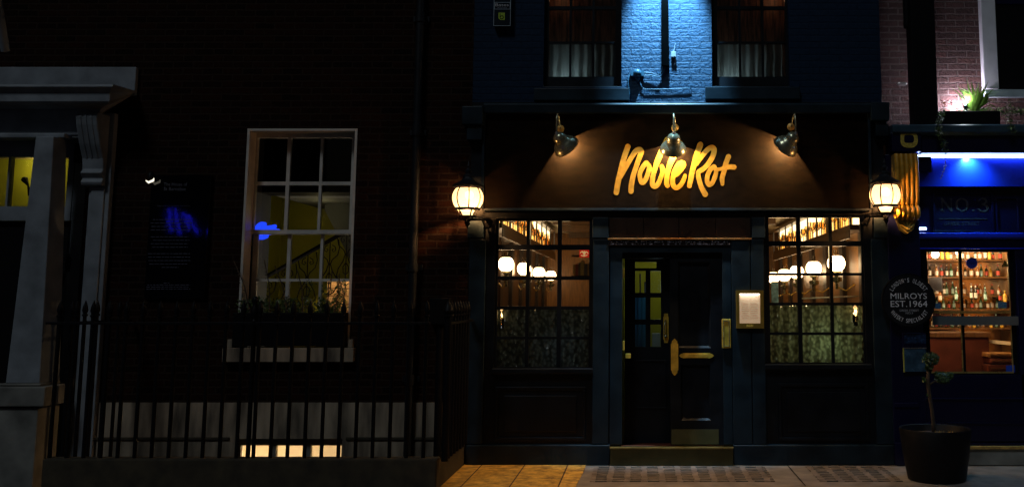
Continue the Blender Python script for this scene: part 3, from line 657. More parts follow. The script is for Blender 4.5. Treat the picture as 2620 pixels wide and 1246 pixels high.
gooseneck(1434, 330, 1424, 343, (.50, .60, -.62), 'left gooseneck sign lamp, shade turned right, clear of the gold lettering')
gooseneck(1727, 327, 1724, 343, (-.02, .62, -.80), 'middle gooseneck sign lamp hanging over the gold letters')
gooseneck(2024, 325, 2036, 343, (-.50, .60, -.62), 'right gooseneck sign lamp, shade turned left, near the right lantern')

# pub lanterns with caged opal globes
m = bpy.data.materials.new('opal_lantern_glass'); m.use_nodes = True; t = m.node_tree; t.nodes.clear()
e = nn(t, 'ShaderNodeEmission'); e.inputs[0].default_value = (1, .58, .32, 1); e.inputs[1].default_value = 1.15
tl = nn(t, 'ShaderNodeBsdfTranslucent'); tl.inputs[0].default_value = (.10, .085, .06, 1); ad = nn(t, 'ShaderNodeAddShader'); o = nn(t, 'ShaderNodeOutputMaterial')
t.links.new(e.outputs[0], ad.inputs[0]); t.links.new(tl.outputs[0], ad.inputs[1]); tp_ = nn(t, 'ShaderNodeBsdfTransparent'); mxl = nn(t, 'ShaderNodeMixShader'); mxl.inputs[0].default_value = .2; t.links.new(ad.outputs[0], mxl.inputs[1]); t.links.new(tp_.outputs[0], mxl.inputs[2]); t.links.new(mxl.outputs[0], o.inputs[0])
M['lantern_glass'] = m; M['sign_white'] = pm('bright_sign_white', (.95, .92, .97), .5, var=.1, bump=0)
def lantern(pxc, pyc, side, label, lit_dx):
    Y = -.30; cx, cz = PT(pxc, pyc, Y); R = 39.5*(Y+D)/F_PX
    th = thing('lantern', (cx+side*.12, -.02, cz), label, 'lantern', 'caged globe lanterns at the ends of the fascia')
    c = Vector((cx, Y, cz)); hh = R*.68
    prof = [(-hh+(2*hh)*i/14, R*math.sqrt(max(.0, 1-((-hh+(2*hh)*i/14)/R*1.02)**2))) for i in range(15)]
    MB().lathe(prof, c, n=32).build('globe', M['lantern_glass'], th, smooth='all')
    rt = prof[-1][1]; rb = prof[0][1]
    cg = MB()
    for k in range(8):
        w = math.pi*2*(k+.32)/8
        cg.tube([c+Vector((math.cos(w)*(r+.006), math.sin(w)*(r+.006), z)) for z, r in prof], .0065, 6)
    cg.lathe([(-.008, rt), (-.008, rt+.014), (.012, rt+.014), (.012, rt)], c+Vector((0, 0, hh)), n=28)
    cg.lathe([(-.018, rb), (-.018, rb+.014), (.006, rb+.014), (.006, rb)], c+Vector((0, 0, -hh)), n=28)
    cg.build('cage', M['black_metal'], th, smooth=True)
    capp = [(hh+.005, .001), (hh+.005, R*.99), (hh+.02, R*1.04), (hh+.035, R*.9), (hh+.06, R*.62), (hh+.085, R*.42), (hh+.115, R*.33), (hh+.12, R*.38), (hh+.135, R*.3), (hh+.15, R*.16), (hh+.17, R*.20), (hh+.185, R*.22), (hh+.20, R*.14), (hh+.215, R*.09), (hh+.235, R*.13), (hh+.25, R*.07), (hh+.29, .004)]
    cp_ = MB().lathe(capp, c, n=8, a0=rad(22), a1=rad(382)).build('cap', M['lead'], th, smooth=True)
    # glass cup and its four straps below the globe
    MB().lathe([(-hh-.02, rb*.62), (-hh-.075, rb*.42)], c, n=20).build('cup', M['lantern_glass'], th, smooth='all')
    sb = MB()
    for k in range(4):
        w = math.pi*2*(k+.35)/4; d = Vector((math.cos(w), math.sin(w), 0))
        sb.tube([c+d*rb*1.0+Vector((0, 0, -hh-.01)), c+d*rb*.72+Vector((0, 0, -hh-.075)), c+d*rb*.5+Vector((0, 0, -hh-.085)), c+d*rb*.42+Vector((0, 0, -hh-.12)), c+Vector((0, 0, -hh-.145))], .007, 6)
    sb.lathe([(-hh-.08, .02), (-hh-.08, rb*.85), (-hh-.09, rb*.85), (-hh-.09, .02)], c, n=20)
    sb.lathe([(-hh-.135, .012), (-hh-.15, .03), (-hh-.17, .026), (-hh-.2, .008), (-hh-.23, .001)], c, n=12)
    sb.build('base_cage', M['black_metal'], th, smooth=True)
    wx = cx+side*.16
    br = MB().tube([c+Vector((0, 0, -hh-.12)), (cx+side*.06, Y+.06, cz-hh-.115), (wx, -.12, cz-hh-.10), (wx, -.02, cz-hh-.10)], .014, 8)
    br.tube([(wx-side*.02, -.2, cz-hh-.105), (wx, -.15, cz-hh-.17), (wx, -.09, cz-hh-.2), (wx, -.03, cz-hh-.17)], .009, 6)
    br.lathe([(0, .001), (0, .06), (.015, .06), (.025, .035), (.03, .001)], (wx, -.001, cz-hh-.13), (0, -1, 0), 20)
    br.build('bracket', M['black_metal'], th, smooth=True)
    MB().sphere(c+Vector((lit_dx, -.03, .03)), .045, 14).build('bulb', em('lantern_bulb', (1, .75, .5), 9), th, smooth='all')
    lamp('POINT', c+Vector((lit_dx, -.03, -.055)), 50, (1, .46, .15), .02, th)
lantern(1197, 507, 1, 'left caged globe lantern beside the dark brick', .02)
lantern(2265, 499, -1, 'right caged globe lantern beside the gilded corbel', 0)

# alarm box ---------------------------------------------------------
x0, x1, z0, z1 = RC(1263, -48, 1307, 67, -.1)
al = thing('alarm_box', ((x0+x1)/2, -.05, z0), 'tall alarm box reading Bates Alarms high on the pub wall', 'alarm box')
MB().prism([(x0, z0), (x1, z0), (x1, z1), (x0, z1)], -.09, -.001).build('case', pm('smoked_alarm_case', (.012, .018, .024), .15, var=.2, bump=0), al, bevel=.008)
ed = MB(); panel_frame(ed, x0+.006, x1-.006, z0+.006, z1-.006, -.09, .005, .003); ed.build('rim', pm('pale_plastic_edge', (.35, .42, .48), .35, bump=0), al)
x0, x1, z0, z1 = RC(1264.5, 6.5, 1306, 25, -.093); ed = MB(); panel_frame(ed, x0+.006, x1-.006, z0+.005, z1-.005, -.091, .004, .002); o = ed.build('label_rim', pm('label_white_edge', (.35, .42, .5), .5, bump=0), al)
ptext('Bates', 1284.5, 13.5, -.0925, 35, 7.5).build('lettering', M['white_text'], al)
ptext('Alarms', 1284.5, 20.5, -.0925, 26, 4.2).build('small_lettering', M['grey_text'], al)
x0, x1, z0, z1 = RC(1275.5, 33.5, 1291.5, 52, -.092)
MB().prism([(x0+.02, z0), (x1, z0), (x1, z1), (x0, z1), (x0, z0+.02)], -.0925, -.0905).build('badge', pm('lime_badge', (.35, .5, .02), .5, bump=0), al)
bb = strokes_mb([[(18, 15, 6), (18, 70, 6), (30, 88, 6), (55, 88, 6), (68, 70, 6), (60, 50, 6), (40, 46, 6), (24, 55, 6)]], lambda u, v: (x0+(x1-x0)*(u+6)/95, z1-(z1-z0)*v/104), -.0935, 4)
bb.build('badge_letter', M['black'], al)
# rainwater/cable trunking with junction box between the upper windows
x0, x1, z0, z1 = RC(1693, -60, 1709.5, 170, -.07)
co = thing('cable_trunking', ((x0+x1)/2, -.03, z0), 'black vertical trunking with curved cables on the floodlit painted brick', 'cable trunking')
MB().prism([(x0, z0+.012), (x1+.012, z0), (x1, z1), (x0, z1)], -.065, -.001).build('duct', pm('soot_black_duct', (.0015, .0018, .002), .9, spec=0, bump=0), co, bevel=.003)
j0, j1 = PT(1631, 187, -.06)
cb = MB()
for dz, dr in ((.012, 0), (-.018, .02)):
    cb.tube([(x0+.02+dr, -.03, z0+.03), (x0+.005+dr, -.035, z0-.05), (x0-.05+dr, -.035, z0-.11+dz), (x0-.12, -.035, j1-.005+dz), (j0+.05, -.03, j1+dz), (j0, -.03, j1+dz)], .006, 6)
cb.build('cable', M['blue_iron'], co, smooth='all')
jb = MB().sphere((j0, -.04, j1), .048, 18).box(j0-.075, j0+.075, -.045, -.005, j1-.03, j1+.028); jb.lathe([(0, .03), (.03, .02), (.05, .003)], (j0, -.02, j1-.045), (0, 0, -1))
tag(jb.build('junction_box', M['blue_iron'], smooth=True), 'round junction box on the floodlit brick beside the left upstairs window', 'junction box')
wr = MB()
px = lambda a, b_, y=-.02: (XX(a, b_, y), y, ZZ(b_, y))
wr.tube([px(1617, 188), px(1609, 192), px(1607, 210), px(1611, 240), px(1606, 259)], .005, 6)
wr.tube([px(1637, 205), px(1641, 222), px(1650, 229), px(1700, 229), px(1755, 227), px(1768, 225)], .005, 6)
tag(wr.build('loose_cable', M['blue_iron'], smooth='all'), 'thin loose cables drooping across the painted brick under the junction box', 'cable')
x0, x1, z0, z1 = RC(1717.5, 133, 1729.5, 146, -.04)
tag(MB().box(x0, x1, -.045, -.001, z0, z1).tube([px(1724, 133, -.02), px(1728, 112, -.02)], .004, 6).tube([px(1728, 146, -.02), px(1727, 166, -.02)], .004, 6).build('sensor_box', pm('white_plastic', (.28, .32, .36), .4, bump=0), bevel=.003), 'small white sensor box right of the black trunking', 'sensor')
# floodlight just above the picture
fx, fz = (XX(1590, 0, 0)+XX(1821, 0, 0))/2, 6.2
fl = thing('floodlight', (fx, -.4, fz), 'blue white floodlight on the wall above the two upstairs windows', 'floodlight')
MB().box(fx-.12, fx+.12, -.58, -.41, fz, fz+.06).build('housing', M['black_metal'], fl, bevel=.01)
MB().box(fx-.02, fx+.02, -.41, -.001, fz+.02, fz+.05).build('bracket', M['black_metal'], fl)
MB().box(fx-.1, fx+.1, -.56, -.43, fz-.006, fz-.001).build('lens', em('floodlight_lens', (.45, .75, 1), 6), fl)
sp_ = lamp('SPOT', (fx, -.50, fz-.03), 1900, (.30, .68, 1), .05, fl, spot_size=rad(46), spot_blend=.7)
sp_.rotation_euler = (rad(21), 0, 0)
lamp('POINT', (fx, -.55, fz-.05), 4, (.35, .65, 1), .08, fl)

# ------------------------------------------------------------------ pub interior
room = thing('pub_interior', (.4, 4, 0), 'brown panelled bar room seen through the pub windows', 'room')
ix0, ix1, iy1, izt = XL+.03, XR-.05, 8.7, 3.06
MB().box(ix0, ix1, .15, iy1, izt, izt+.05).build('ceiling', M['cream'], room)
MB().box(ix0, ix1, .15, iy1, .12, .16).build('floor', M['wood'], room)
MB().box(ix0, ix1, iy1, iy1+.05, .16, izt).build('back_wall', M['wood_pale'], room)
MB().box(ix1, ix1+.03, .15, iy1, .16, izt).build('side_wall', M['wood_pale'], room)
MB().box(ix0-.02, ix0, .15, iy1, .16, izt).build('side_wall', M['wood'], room)
for k in range(7):
    y = .75+k*1.15; q = MB().box(ix1-.05, ix1-.001, y, y+.22, .16, 2.55); q.build('wall_post', M['wood_black'], room)
    q = MB().box(ix0+.001, ix0+.05, y, y+.22, .16, 2.55); q.build('wall_post', M['wood_black'], room)
for k in range(5):
    y = 1.1+k*1.7; MB().box(-1.4, 2.1, y, y+.16, izt-.14, izt-.001).build('ceiling_beam', M['wood'], room)
MB().box(ix1-.35, ix1-.051, .5, 8.3, .16, 1.18).build('bar_counter', M['wood'], room, bevel=.01)
MB().box(ix0+.051, ix0+.35, .5, 8.3, .16, 1.18).build('bar_counter', M['wood'], room, bevel=.01)
def gantry(x, zb, zt, y0, y1, s, label):       # overhead backlit glass cabinet; s = side its lit face looks to
    th = thing('glass_gantry', (x, (y0+y1)/2, zb), label, 'gantry', 'backlit glass cabinets over the bars')
    MB().box(x, x-s*.2, y0, y1, zt, zt+.04).box(x, x-s*.2, y0, y1, zb-.06, zb).build('carcass', M['wood'], th)
    MB().box(x-s*.10, x-s*.11, y0, y1, zb, zt).build('light_panel', M['lightbox'], th)
    mul = MB(); n = int((y1-y0)/.72)
    for k in range(n+1):
        y = y0+(y1-y0)*k/n; mul.box(x, x-s*.02, y-.012, y+.012, zb, zt)
    mul.build('glazing_bars', M['wood_black'], th)
    MB().box(x+s*.001, x+s*.015, y0, y1, zb-.16, zb-.062).build('picture_rail', M['wood'], th, bevel=.01)
    return th
gantry(2.38, 2.60, 2.95, .35, 6.9, -1, 'right backlit glass cabinet running back over the bar')
gantry(-1.60, 2.62, 2.98, .35, 7.2, 1, 'left backlit glass cabinet running back over the bar')
# glasses and bottles standing in them
def bottle_prof(h, r): return [(0, .001), (0, r), (h*.55, r), (h*.66, r*.75), (h*.74, r*.32), (h*.96, r*.30), (h, r*.34), (h, .001)]
def glass_prof(h, r): return [(0, .001), (0, r*.8), (.004, r*.8), (.008, .006), (h*.5, .006), (h*.58, r*.6), (h*.72, r), (h, r*.8)]
decm, t, b = base('cut_glass_decanter'); b.inputs['Base Color'].default_value = (.55, .38, .16, 1); b.inputs['Roughness'].default_value = .2
protos = []
for k, (pf_, mt) in enumerate(((bottle_prof(.26, .034), M['amber_clear']), (glass_prof(.2, .04), M['crystal']), (glass_prof(.16, .034), M['crystal']), (bottle_prof(.22, .03), M['crystal']))):
    o = MB().lathe(pf_, n=12).build('wine_bottle' if k in (0, 3) else 'wine_glass', mt, smooth=True); o.location = (0, 4, -5); protos.append(o)
rg = random.Random(11); used = set()
def put(k, x, y, z, label, cat, group, sc=1):
    o = protos[k]
    if k in used: o = protos[k].copy(); COL.objects.link(o)
    used.add(k); o.location = (x, y, z); o.scale = (sc, sc, sc); tag(o, label, cat, group); return o
for (gx, zb, s, lab) in ((2.38, 2.60, -1, 'right'), (-1.60, 2.62, 1, 'left')):
    y = .5
    while y < 6.7:
        k = rg.choice((0, 1, 1, 2, 3)); nm = 'wine bottle' if k in (0, 3) else 'wine glass'
        put(k, gx-s*rg.uniform(.045, .06), y, zb+.001, ('dark %s' if k == 0 else 'pale %s') % nm + ' standing in the %s lit cabinet over the bar' % lab, nm, '%s%s in the %s lit cabinet' % (nm, 'es' if 'glass' in nm else 's', lab), rg.uniform(.85, 1.2))
        y += rg.uniform(.09, .17)
# globe lamps
def globe_lamp(x, y, z, r, label, grp, flip):
    th = thing('globe_lamp', (x, y, z-.4), label, 'globe lamp', grp)
    c = Vector((x, y, z)); pr = [(-r*.86+1.68*r*i/14, r*math.sqrt(max(.02, 1-((-.86+1.68*i/14)**2)))) for i in range(15)]
    MB().lathe([(pr[0][0], .001)]+pr+[(pr[-1][0], .02)], c, n=28).build('globe', M['globe'], th, smooth='all')
    MB().lathe([(r*.82, .028), (r*1.55, .026)], c, n=14).build('chimney', M['clear_tube'], th, smooth='all')
    MB().lathe([(-r*.87, .001), (-r*.87, .05), (-r*1.1, .06), (-r*1.2, .03), (-r*1.5, .025), (-r*1.6, .07), (-r*2.0, .065), (-r*2.2, .02), (-r*2.9, .018)], c, n=16).build('font', M['bronze'], th, smooth=True)
    wx = ix1-.05 if flip else ix0+.05
    MB().tube([(x, y, z-r*2.6), ((x+wx)/2, y, z-r*3.1), (wx, y, z-r*2.4)], .009, 6).build('arm', M['brass'], th, smooth='all')
ordn = ['nearest', 'second', 'third', 'fourth', 'farthest']
for k, y in enumerate((1.2, 2.77, 4.27, 5.6, 6.95)):
    globe_lamp(2.38, y, 2.19-.012*k, .108, '%s glowing globe lamp in the row behind the right pub window' % ordn[k], 'globe lamps in the right window', True)
for k, y in enumerate((1.77, 3.7, 5.8, 8.0)):
    globe_lamp(-1.74, y, 2.20, .10, '%s glowing globe lamp in the row behind the left pub window' % (ordn[k] if k < 3 else 'farthest'), 'globe lamps in the left window', False)
# things near the windows
for o_, mat, i in ((ol, M['curtain_blue'], 0), (orr, M['curtain_green'], 1)):
    zt = ZZ(787, .17) if i == 0 else ZZ(778, .17)
    mt = cloth('slate_blue_linen', (.13, .17, .20)) if i == 0 else mat
    tag(curtain(o_[0]+.01, o_[1]-.01, o_[2]-.02, zt, .2, 9, .02, 20+i).build('window_curtain', mt, smooth='all'), ('dark blue half curtain across the foot of the left pub window', 'olive green half curtain across the foot of the right pub window')[i], 'curtain')
    tag(MB().tube([(o_[0], .17, zt+.005), (o_[1], .17, zt+.005)], .006, 8).build('curtain_rail', M['brass'], smooth='all'), 'thin brass rail of the half curtain in the %s pub window' % ('left', 'right')[i], 'curtain rail')
def candle(px_, py_, Y, lab):
    x, z = PT(px_, py_, Y); th = thing('table_candle', (x, Y, z-.12), lab, 'candle', 'candles behind the pub windows')
    MB().lathe([(-.1, .001), (-.1, .024), (-.03, .028), (-.03, .026), (-.09, .022), (-.09, .001)], (x, Y, z), n=14).build('holder', M['clear_tube'], th, smooth='all')
    MB().lathe([(-.03, .002), (-.012, .013), (.01, .009), (.035, .001)], (x, Y, z), n=10).build('flame', em('candle_flame', (1, .55, .2), 14), th, smooth='all')
    MB().lathe([(-.14, .001), (-.14, .03), (-.101, .026), (-.101, .001)], (x, Y, z), n=20).build('stand', M['wood_black'], th)
    lamp('POINT', (x, Y, z+.06), .05, (1, .5, .2), .02, th)
candle(1284, 806, .125, 'small lit candle low in the left pub window')
candle(2188, 800, .125, 'small lit candle low in the right pub window')
lamp('POINT', (1.95, .75, 2.3), 2.6, (1, .75, .35), .1, room)
for o_, e_, c_ in ((ol, .25, (.6, .8, 1)), (orr, 1.5, (.95, 1, .6))): lamp('POINT', ((o_[0]+o_[1])/2+.15, .42, o_[2]+.25), e_, c_, .12, room)  # unseen lamps added behind the half curtains to brighten them
# bookshelf and red card, left window
x0, x1, z0, z1 = RC(1466, 660, 1512, 705, 1.0)
bs_ = thing('book_shelf', ((x0+x1)/2, 1.05, z0), 'wall shelf of books inside the left pub window', 'shelf')
MB().box(x0-.02, x1+.3, 1.0, 1.2, z0-.02, z0).box(x0-.02, x1+.3, 1.0, 1.2, z1+.02, z1+.035).build('boards', M['wood_black'], bs_)
rb_ = random.Random(4); x = x0
bcol = [(.3, .18, .06), (.25, .05, .03), (.12, .1, .08), (.4, .3, .12), (.08, .08, .1)]
for k in range(7):
    w = rb_.uniform(.025, .045); h = rb_.uniform(.13, .19)
    tag(MB().box(x, x+w-.003, 1.02, 1.16, z0+.001, z0+h).build('book', pm('book_cloth', bcol[k % 5], .6, bump=0), bevel=.002), 'book standing on the shelf inside the left pub window', 'book', 'books on the shelf in the left pub window'); x += w
x0, x1, z0, z1 = RC(1482, 639, 1507, 658, .98)
rc = thing('red_sign', ((x0+x1)/2, .98, z0), 'red card with a pale squiggle emblem above the books', 'sign')
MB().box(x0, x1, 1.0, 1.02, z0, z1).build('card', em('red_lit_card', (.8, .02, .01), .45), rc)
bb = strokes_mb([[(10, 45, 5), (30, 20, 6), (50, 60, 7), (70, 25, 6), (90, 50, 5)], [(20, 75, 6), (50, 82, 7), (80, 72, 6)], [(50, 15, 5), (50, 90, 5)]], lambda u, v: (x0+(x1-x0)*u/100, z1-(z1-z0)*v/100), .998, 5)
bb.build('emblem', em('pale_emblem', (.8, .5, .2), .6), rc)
# pale bar and white board through the right window
tag(MB().tube([px(2040, 764, .9), px(2210, 757, 1.0)], .008, 8).build('foot_rail', pm('pale_rail', (.8, .8, .75), .3), smooth='all'), 'pale slanting rail across the middle panes of the right pub window', 'rail')
tag(MB().pbox(1974, 720, 1992, 775, 1.4, 1.43).build('wall_poster', pm('blue_white_poster', (.25, .45, .55), .6, var=.5, vs=25)), 'bluish poster behind the left middle pane of the right pub window', 'poster')
lamp('POINT', (-1.0, 1.0, 2.6), 3, (1, .72, .35), .15, room)
# ------------------------------------------------------------------ LEFT TOWN HOUSE
HX0 = -9.0
Yw = .0
house = thing('brick_town_house', (-5, 0, 0), 'dark brick town house with a pale doorcase left of the pub', 'building')
zsx = ZZ(1029, 0)
sw = (XX(619, 600, 0), XX(905, 600, 0), ZZ(896, 0), ZZ(329, 0))
dor = (-8.2, XX(203, 700, 0), -.2, ZZ(352, 0))
wall(HX0, XL-.001, zsx, 8, 0, .25, [sw, (dor[0], dor[1], -1.7, dor[3])]).build('wall', M['dark_brick'], house)
bw = (XX(603, 1150, 0), XX(877, 1150, 0), -.55, ZZ(1121, 0))
wall(dor[1]+.12, XL-.001, -1.65, zsx-.001, -.03, .25, [bw]).build('basement_wall', M['stucco_pale'], house)
# flat brick arch is in the brick; string course
x0, x1 = dor[1]+.13, bw[0]-.06
zc = ZZ(1120, -.05); MB().box(x0, x1, -.05, -.031, zc-.02, zc+.008).box(bw[1]+.04, XL-.01, -.05, -.031, zc-.02, zc+.008).build('basement_string_course', M['mossy'], house, bevel=.004)
# sash window
Y = .20
cols = [(655, 731), (740, 816), (823, 897)]; r1 = [(353, 465), (474, 588)]; r2 = [(600, 713), (720, 838)]
rev = MB(); rev.box(sw[0]-.001, sw[0]+.03, .002, Y, sw[2], sw[3]); rev.box(sw[1]-.03, sw[1]+.001, .002, Y, sw[2], sw[3]); rev.box(sw[0]+.03, sw[1]-.03, .002, Y, sw[3]-.03, sw[3]+.001)
rv = rev.build('window_lining', M['white_wood'], house, bevel=.004)
def sash(rows, Yq, zlo, zhi, nm):
    hx, hz = frameholes(cols, rows, Yq)
    fr = wall(sw[0]+.031, sw[1]-.031, zlo, zhi, Yq, Yq+.04, [(a, b_, c, d) for a, b_ in hx for c, d in hz]).build(nm, M['white_wood'], house, bevel=.004)
    p = MB()
    for a, b_ in hx:
        for c, d in hz: p.box(a, b_, Yq+.018, Yq+.022, c, d)
    p.build('pane', M['glass'], fr); return fr
zm = ZZ(594, Y)
sash(r1, Y, zm-.02, sw[3]-.031, 'upper_sash'); sash(r2, Y+.045, sw[2]+.03, zm+.015, 'lower_sash')
x0, x1, z0, z1 = RC(568, 890, 904, 926, -.09)
sl = MB().box(x0, x1, -.09, Y, z0, z1); sl.box(x0+.03, x0+.09, -.06, .0, z1, z1+.09); sl.box(x1-.07, x1-.02, -.06, .0, z1, z1+.09)
sl.build('window_sill', M['stucco_pale'], house, bevel=.006)
# hall inside
hall = thing('stair_hall', (-4, 1.5, 0), 'mustard walled stair hall seen through the town house sash window', 'room')
hx0, hx1 = sw[0]+.02, sw[1]-.02; ht = ZZ(495, .45)
hq = MB(); hq.box(hx0-.02, hx0, .251, .75, .3, 3.95); hq.box(hx1, hx1+.02, .251, .75, .3, 3.95); hq.build('shutter_case', M['grey_wall'], hall)
MB().box(hx0, hx1, .32, .74, ht, 3.95).build('window_blind', M['black'], hall)
MB().box(hx0-.02, hx1+.6, .75, 2.6, ht+.02, ht+.06).build('ceiling', M['grey_wall'], hall)
hq = MB(); hq.box(hx0-.6, hx1+.95, 2.6, 2.65, 0, 3.4); hq.build('back_wall', M['yellow_wall'], hall)
MB().box(hx0-.6, hx0-.55, .75, 2.6, 0, 3.4).box(hx1+.95, hx1+.955, .75, 2.6, 0, 3.4).build('side_wall', M['yellow_wall'], hall)
MB().box(hx0-.6, hx1+.95, .75, 2.6, 0, .05).build('floor', M['wood'], hall)
x0, x1, z0, z1 = RC(848, 470, 905, 720, 1.9); q = MB(); q.prism([(x0-.1, z1-.35), (x1+.5, z1-.35-1.6), (x1+.5, z1), (x0-.1, z1)], 1.9, 2.5); q.build('stair_soffit', M['grey_wall'], hall)
lamp('POINT', (hx0+.35, 1.5, ht-.15), 1.0, (1, .85, .35), .1, hall)
# stair balustrade
Yb = 1.1
p0, p1 = px(676, 711, Yb), px(860, 606, Yb)
bal = thing('stair_balustrade', ((p0[0]+p1[0])/2, Yb, p0[2]-.5), 'scrolled iron stair balustrade behind the town house window', 'balustrade')
dv = Vector(p1)-Vector(p0); e0 = Vector(p0)-dv*.35; e1 = Vector(p1)+dv*.1
MB().tube([e0, e1], .026, 8).build('handrail', M['black'], bal, smooth='all')
slope = dv.z/dv.x
for k, pc in enumerate((640, 683, 735, 786, 842, 884)):
    xc = XX(pc, 700, Yb); zt = p0[2]+(xc-p0[0])*slope-.03; s_ = .10; q = MB()
    for sg_ in (-1, 1):
        def L(pts): return [Vector((xc+sg_*a*s_, Yb, zt-b_*s_)) for a, b_ in pts]
        q.tube(L([(1.0, -.3*sg_-.1), (1.15, .6), (.95, 1.5), (.3, 2.1), (.12, 2.6), (.35, 3.4), (.9, 4.3), (1.1, 5.2), (.6, 6.0), (.1, 6.3)]), .0065, 6)
        q.tube(L([(.25, .3), (.6, .5), (.7, .95), (.4, 1.15), (.25, .9), (.4, .75)]), .006, 6)
        q.tube(L([(.0, 3.6), (.35, 4.1), (.3, 4.8), (.0, 5.0)]), .006, 6)
    q.tube([(xc, Yb, zt), (xc, Yb, zt-.75)], .006, 6); q.build('scroll_panel', M['black'], bal, smooth='all')
# reflections in the sash panes, imitated by a glowing shape and a lit panel
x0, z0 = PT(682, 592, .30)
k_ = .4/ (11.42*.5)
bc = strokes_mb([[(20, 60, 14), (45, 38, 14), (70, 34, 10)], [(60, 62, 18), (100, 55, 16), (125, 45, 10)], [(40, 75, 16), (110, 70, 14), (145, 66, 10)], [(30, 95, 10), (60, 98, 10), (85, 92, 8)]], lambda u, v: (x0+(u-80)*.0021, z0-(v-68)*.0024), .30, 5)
tag(bc.build('reflected_glow', em('blue_reflection', (.015, .06, 1), 1.2)), 'small blue glowing cloud shape imitating a reflection in the left panes of the sash window', 'neon sign')
x0, x1, z0, z1 = RC(836, 716, 893, 830, 2.2)
ac = thing('reflection_panel', ((x0+x1)/2, 2.2, z0), 'warm lit panel imitating a reflection low in the right of the sash window', 'reflection')
MB().box(x0, x1+.1, 2.2, 2.23, z0, z1).build('panel', brick('reflected_brick', (.6, .4, .2), (.7, .5, .28), (.3, .18, .08), bw=.2, rh=.1), ac)  # panel and its spot added to stand for a reflection in the glass
lamp('SPOT', ((x0+x1)/2+.1, 1.75, z1+.25), 14, (1, .62, .28), .02, ac, spot_size=rad(75), spot_blend=.4).rotation_euler = (rad(38), 0, 0)
# window box with plants
bx0, bx1, bz0, bz1 = RC(594, 800, 883, 886, -.1)
wb = thing('window_box', ((bx0+bx1)/2, -.1, bz0), 'black window box of trailing plants on the town house sill', 'window box')
MB().prismx([(-.085, bz0), (.15, bz0), (.15, bz1), (-.11, bz1)], bx0, bx1).build('trough', M['black'], wb, bevel=.008)
rl = random.Random(8); fm_ = MB()
for k in range(80):
    cx = rl.uniform(bx0+.04, bx1-.04); leaves(fm_, (cx, -.03, bz1+rl.uniform(-.02, .12)), (.07, .07, .07), 26, .018, rl)
for k in range(10): cx = rl.uniform(bx1-.45, bx1-.05); leaves(fm_, (cx, -.03, bz1+rl.uniform(.05, .3)), (.07, .05, .09), 30, .016, rl)
fm_.build('foliage', M['leaf'], wb)
tw = MB()
for (a, c, b_, d) in ((640, 800, 598, 668), (690, 805, 676, 665), (735, 805, 703, 680), (775, 800, 760, 690), (855, 800, 868, 700), (880, 800, 870, 720), (830, 800, 850, 690)):
    A, B_ = Vector(px(a, c, -.1)), Vector(px(b_, d, -.06)); tw.tube([A, A.lerp(B_, .5)+Vector((.02, 0, .03)), B_], .006, 5)
    for k in range(14):
        q = A.lerp(B_, k/14); leaves(tw, q, (.012, .012, .012), 2, .012, rl)
tw.build('twig', M['bark'], wb)
# basement window
Yq = .06; x0, x1 = bw[0], bw[1]
cols = [(614, 692), (705, 782), (794, 873)]; rows = [(1139, 1215)]
hx, hz = frameholes(cols, rows, Yq)
fr = wall(x0, x1, bw[2], bw[3], Yq, Yq+.05, [(a, b_, c, d) for a, b_ in hx for c, d in hz]).build('basement_window', M['stucco'], house, bevel=.004)
fr['label'] = 'brightly lit basement window of three panes behind the railings'
MB().box(x0+.02, x1-.02, Yq+.08, Yq+.09, bw[2], bw[3]).build('lit_blind', cloth('lit_blind_cloth', (.8, .72, .6), .08, .6), fr)
lamp('POINT', ((x0+x1)/2-.05, Yq+.42, -.15), 110, (1, .86, .62), .12, house); lamp('POINT', (x0+.25, Yq+.35, .0), 10, (1, .7, .4), .1, house)
MB().box(x0-.1, x1+.1, Yq+.7, Yq+.75, -1.6, .7).build('basement_room_wall', M['cream'], house)
# door case, hood, pillar
case = []
Yp = -.08
x0, x1, z0, z1 = RC(208, 420, 262, 1100, Yp)
zb = -1.0
pil = MB().box(x0, x1, Yp, -.001, -1.6, ZZ(290, Yp)); pil.box(x0+.03, x1-.05, Yp-.02, Yp, -1.4, ZZ(480, Yp)); pil.build('door_pilaster', M['stone'], house, bevel=.008)
# slab, cornice, frieze
x1 = XX(347, 200, -.06); MB().box(HX0, x1, -.06, -.001, ZZ(232, -.06)-.05, ZZ(172, -.06)).build('blocking_course', M['stone'], house, bevel=.006)
zA, zB = ZZ(216, -.52), ZZ(262, -.52); xe_ = XX(288, 240, -.52)
prof = [(-.001, zA+.03), (-.52, zA), (-.53, zA-.03), (-.50, zA-.05), (-.47, zA-.085), (-.47, zB+.02), (-.45, zB), (-.2, zB-.01), (-.18, zB-.07), (-.001, zB-.09)]
hd = MB()
n = len(prof); lefts = [(HX0, y, z) for y, z in prof]; rights = [(xe_ - (.53+y)*.0 - (0 if y < -.4 else (.06 if y > -.25 and z < zB else 0)), y, z) for y, z in prof]
# mitred return: right end profile steps back as the mouldings do
rights = []
for y, z in prof: rights.append((xe_ - max(0, (.53+y))*(.9 if z < zA-.01 else 0), y, z))
hd.add(lefts+rights, [tuple(range(n)), tuple(range(2*n-1, n-1, -1))]+[(i, i+n, (i+1) % n+n, (i+1) % n) for i in range(n)])
hd.build('door_hood', M['stone'], house, bevel=.004)
x1 = XX(206, 320, -.2); z0, z1 = ZZ(344, -.2), zB-.02
lt_ = MB().box(HX0, x1, -.2, -.001, z0+.02, z1); lt_.box(HX0, x1, -.225, -.001, z0-.012, z0+.015); lt_.box(HX0, x1, -.21, -.001, z0-.04, z0-.016)
lt_.build('door_lintel', M['stone'], house, bevel=.005)
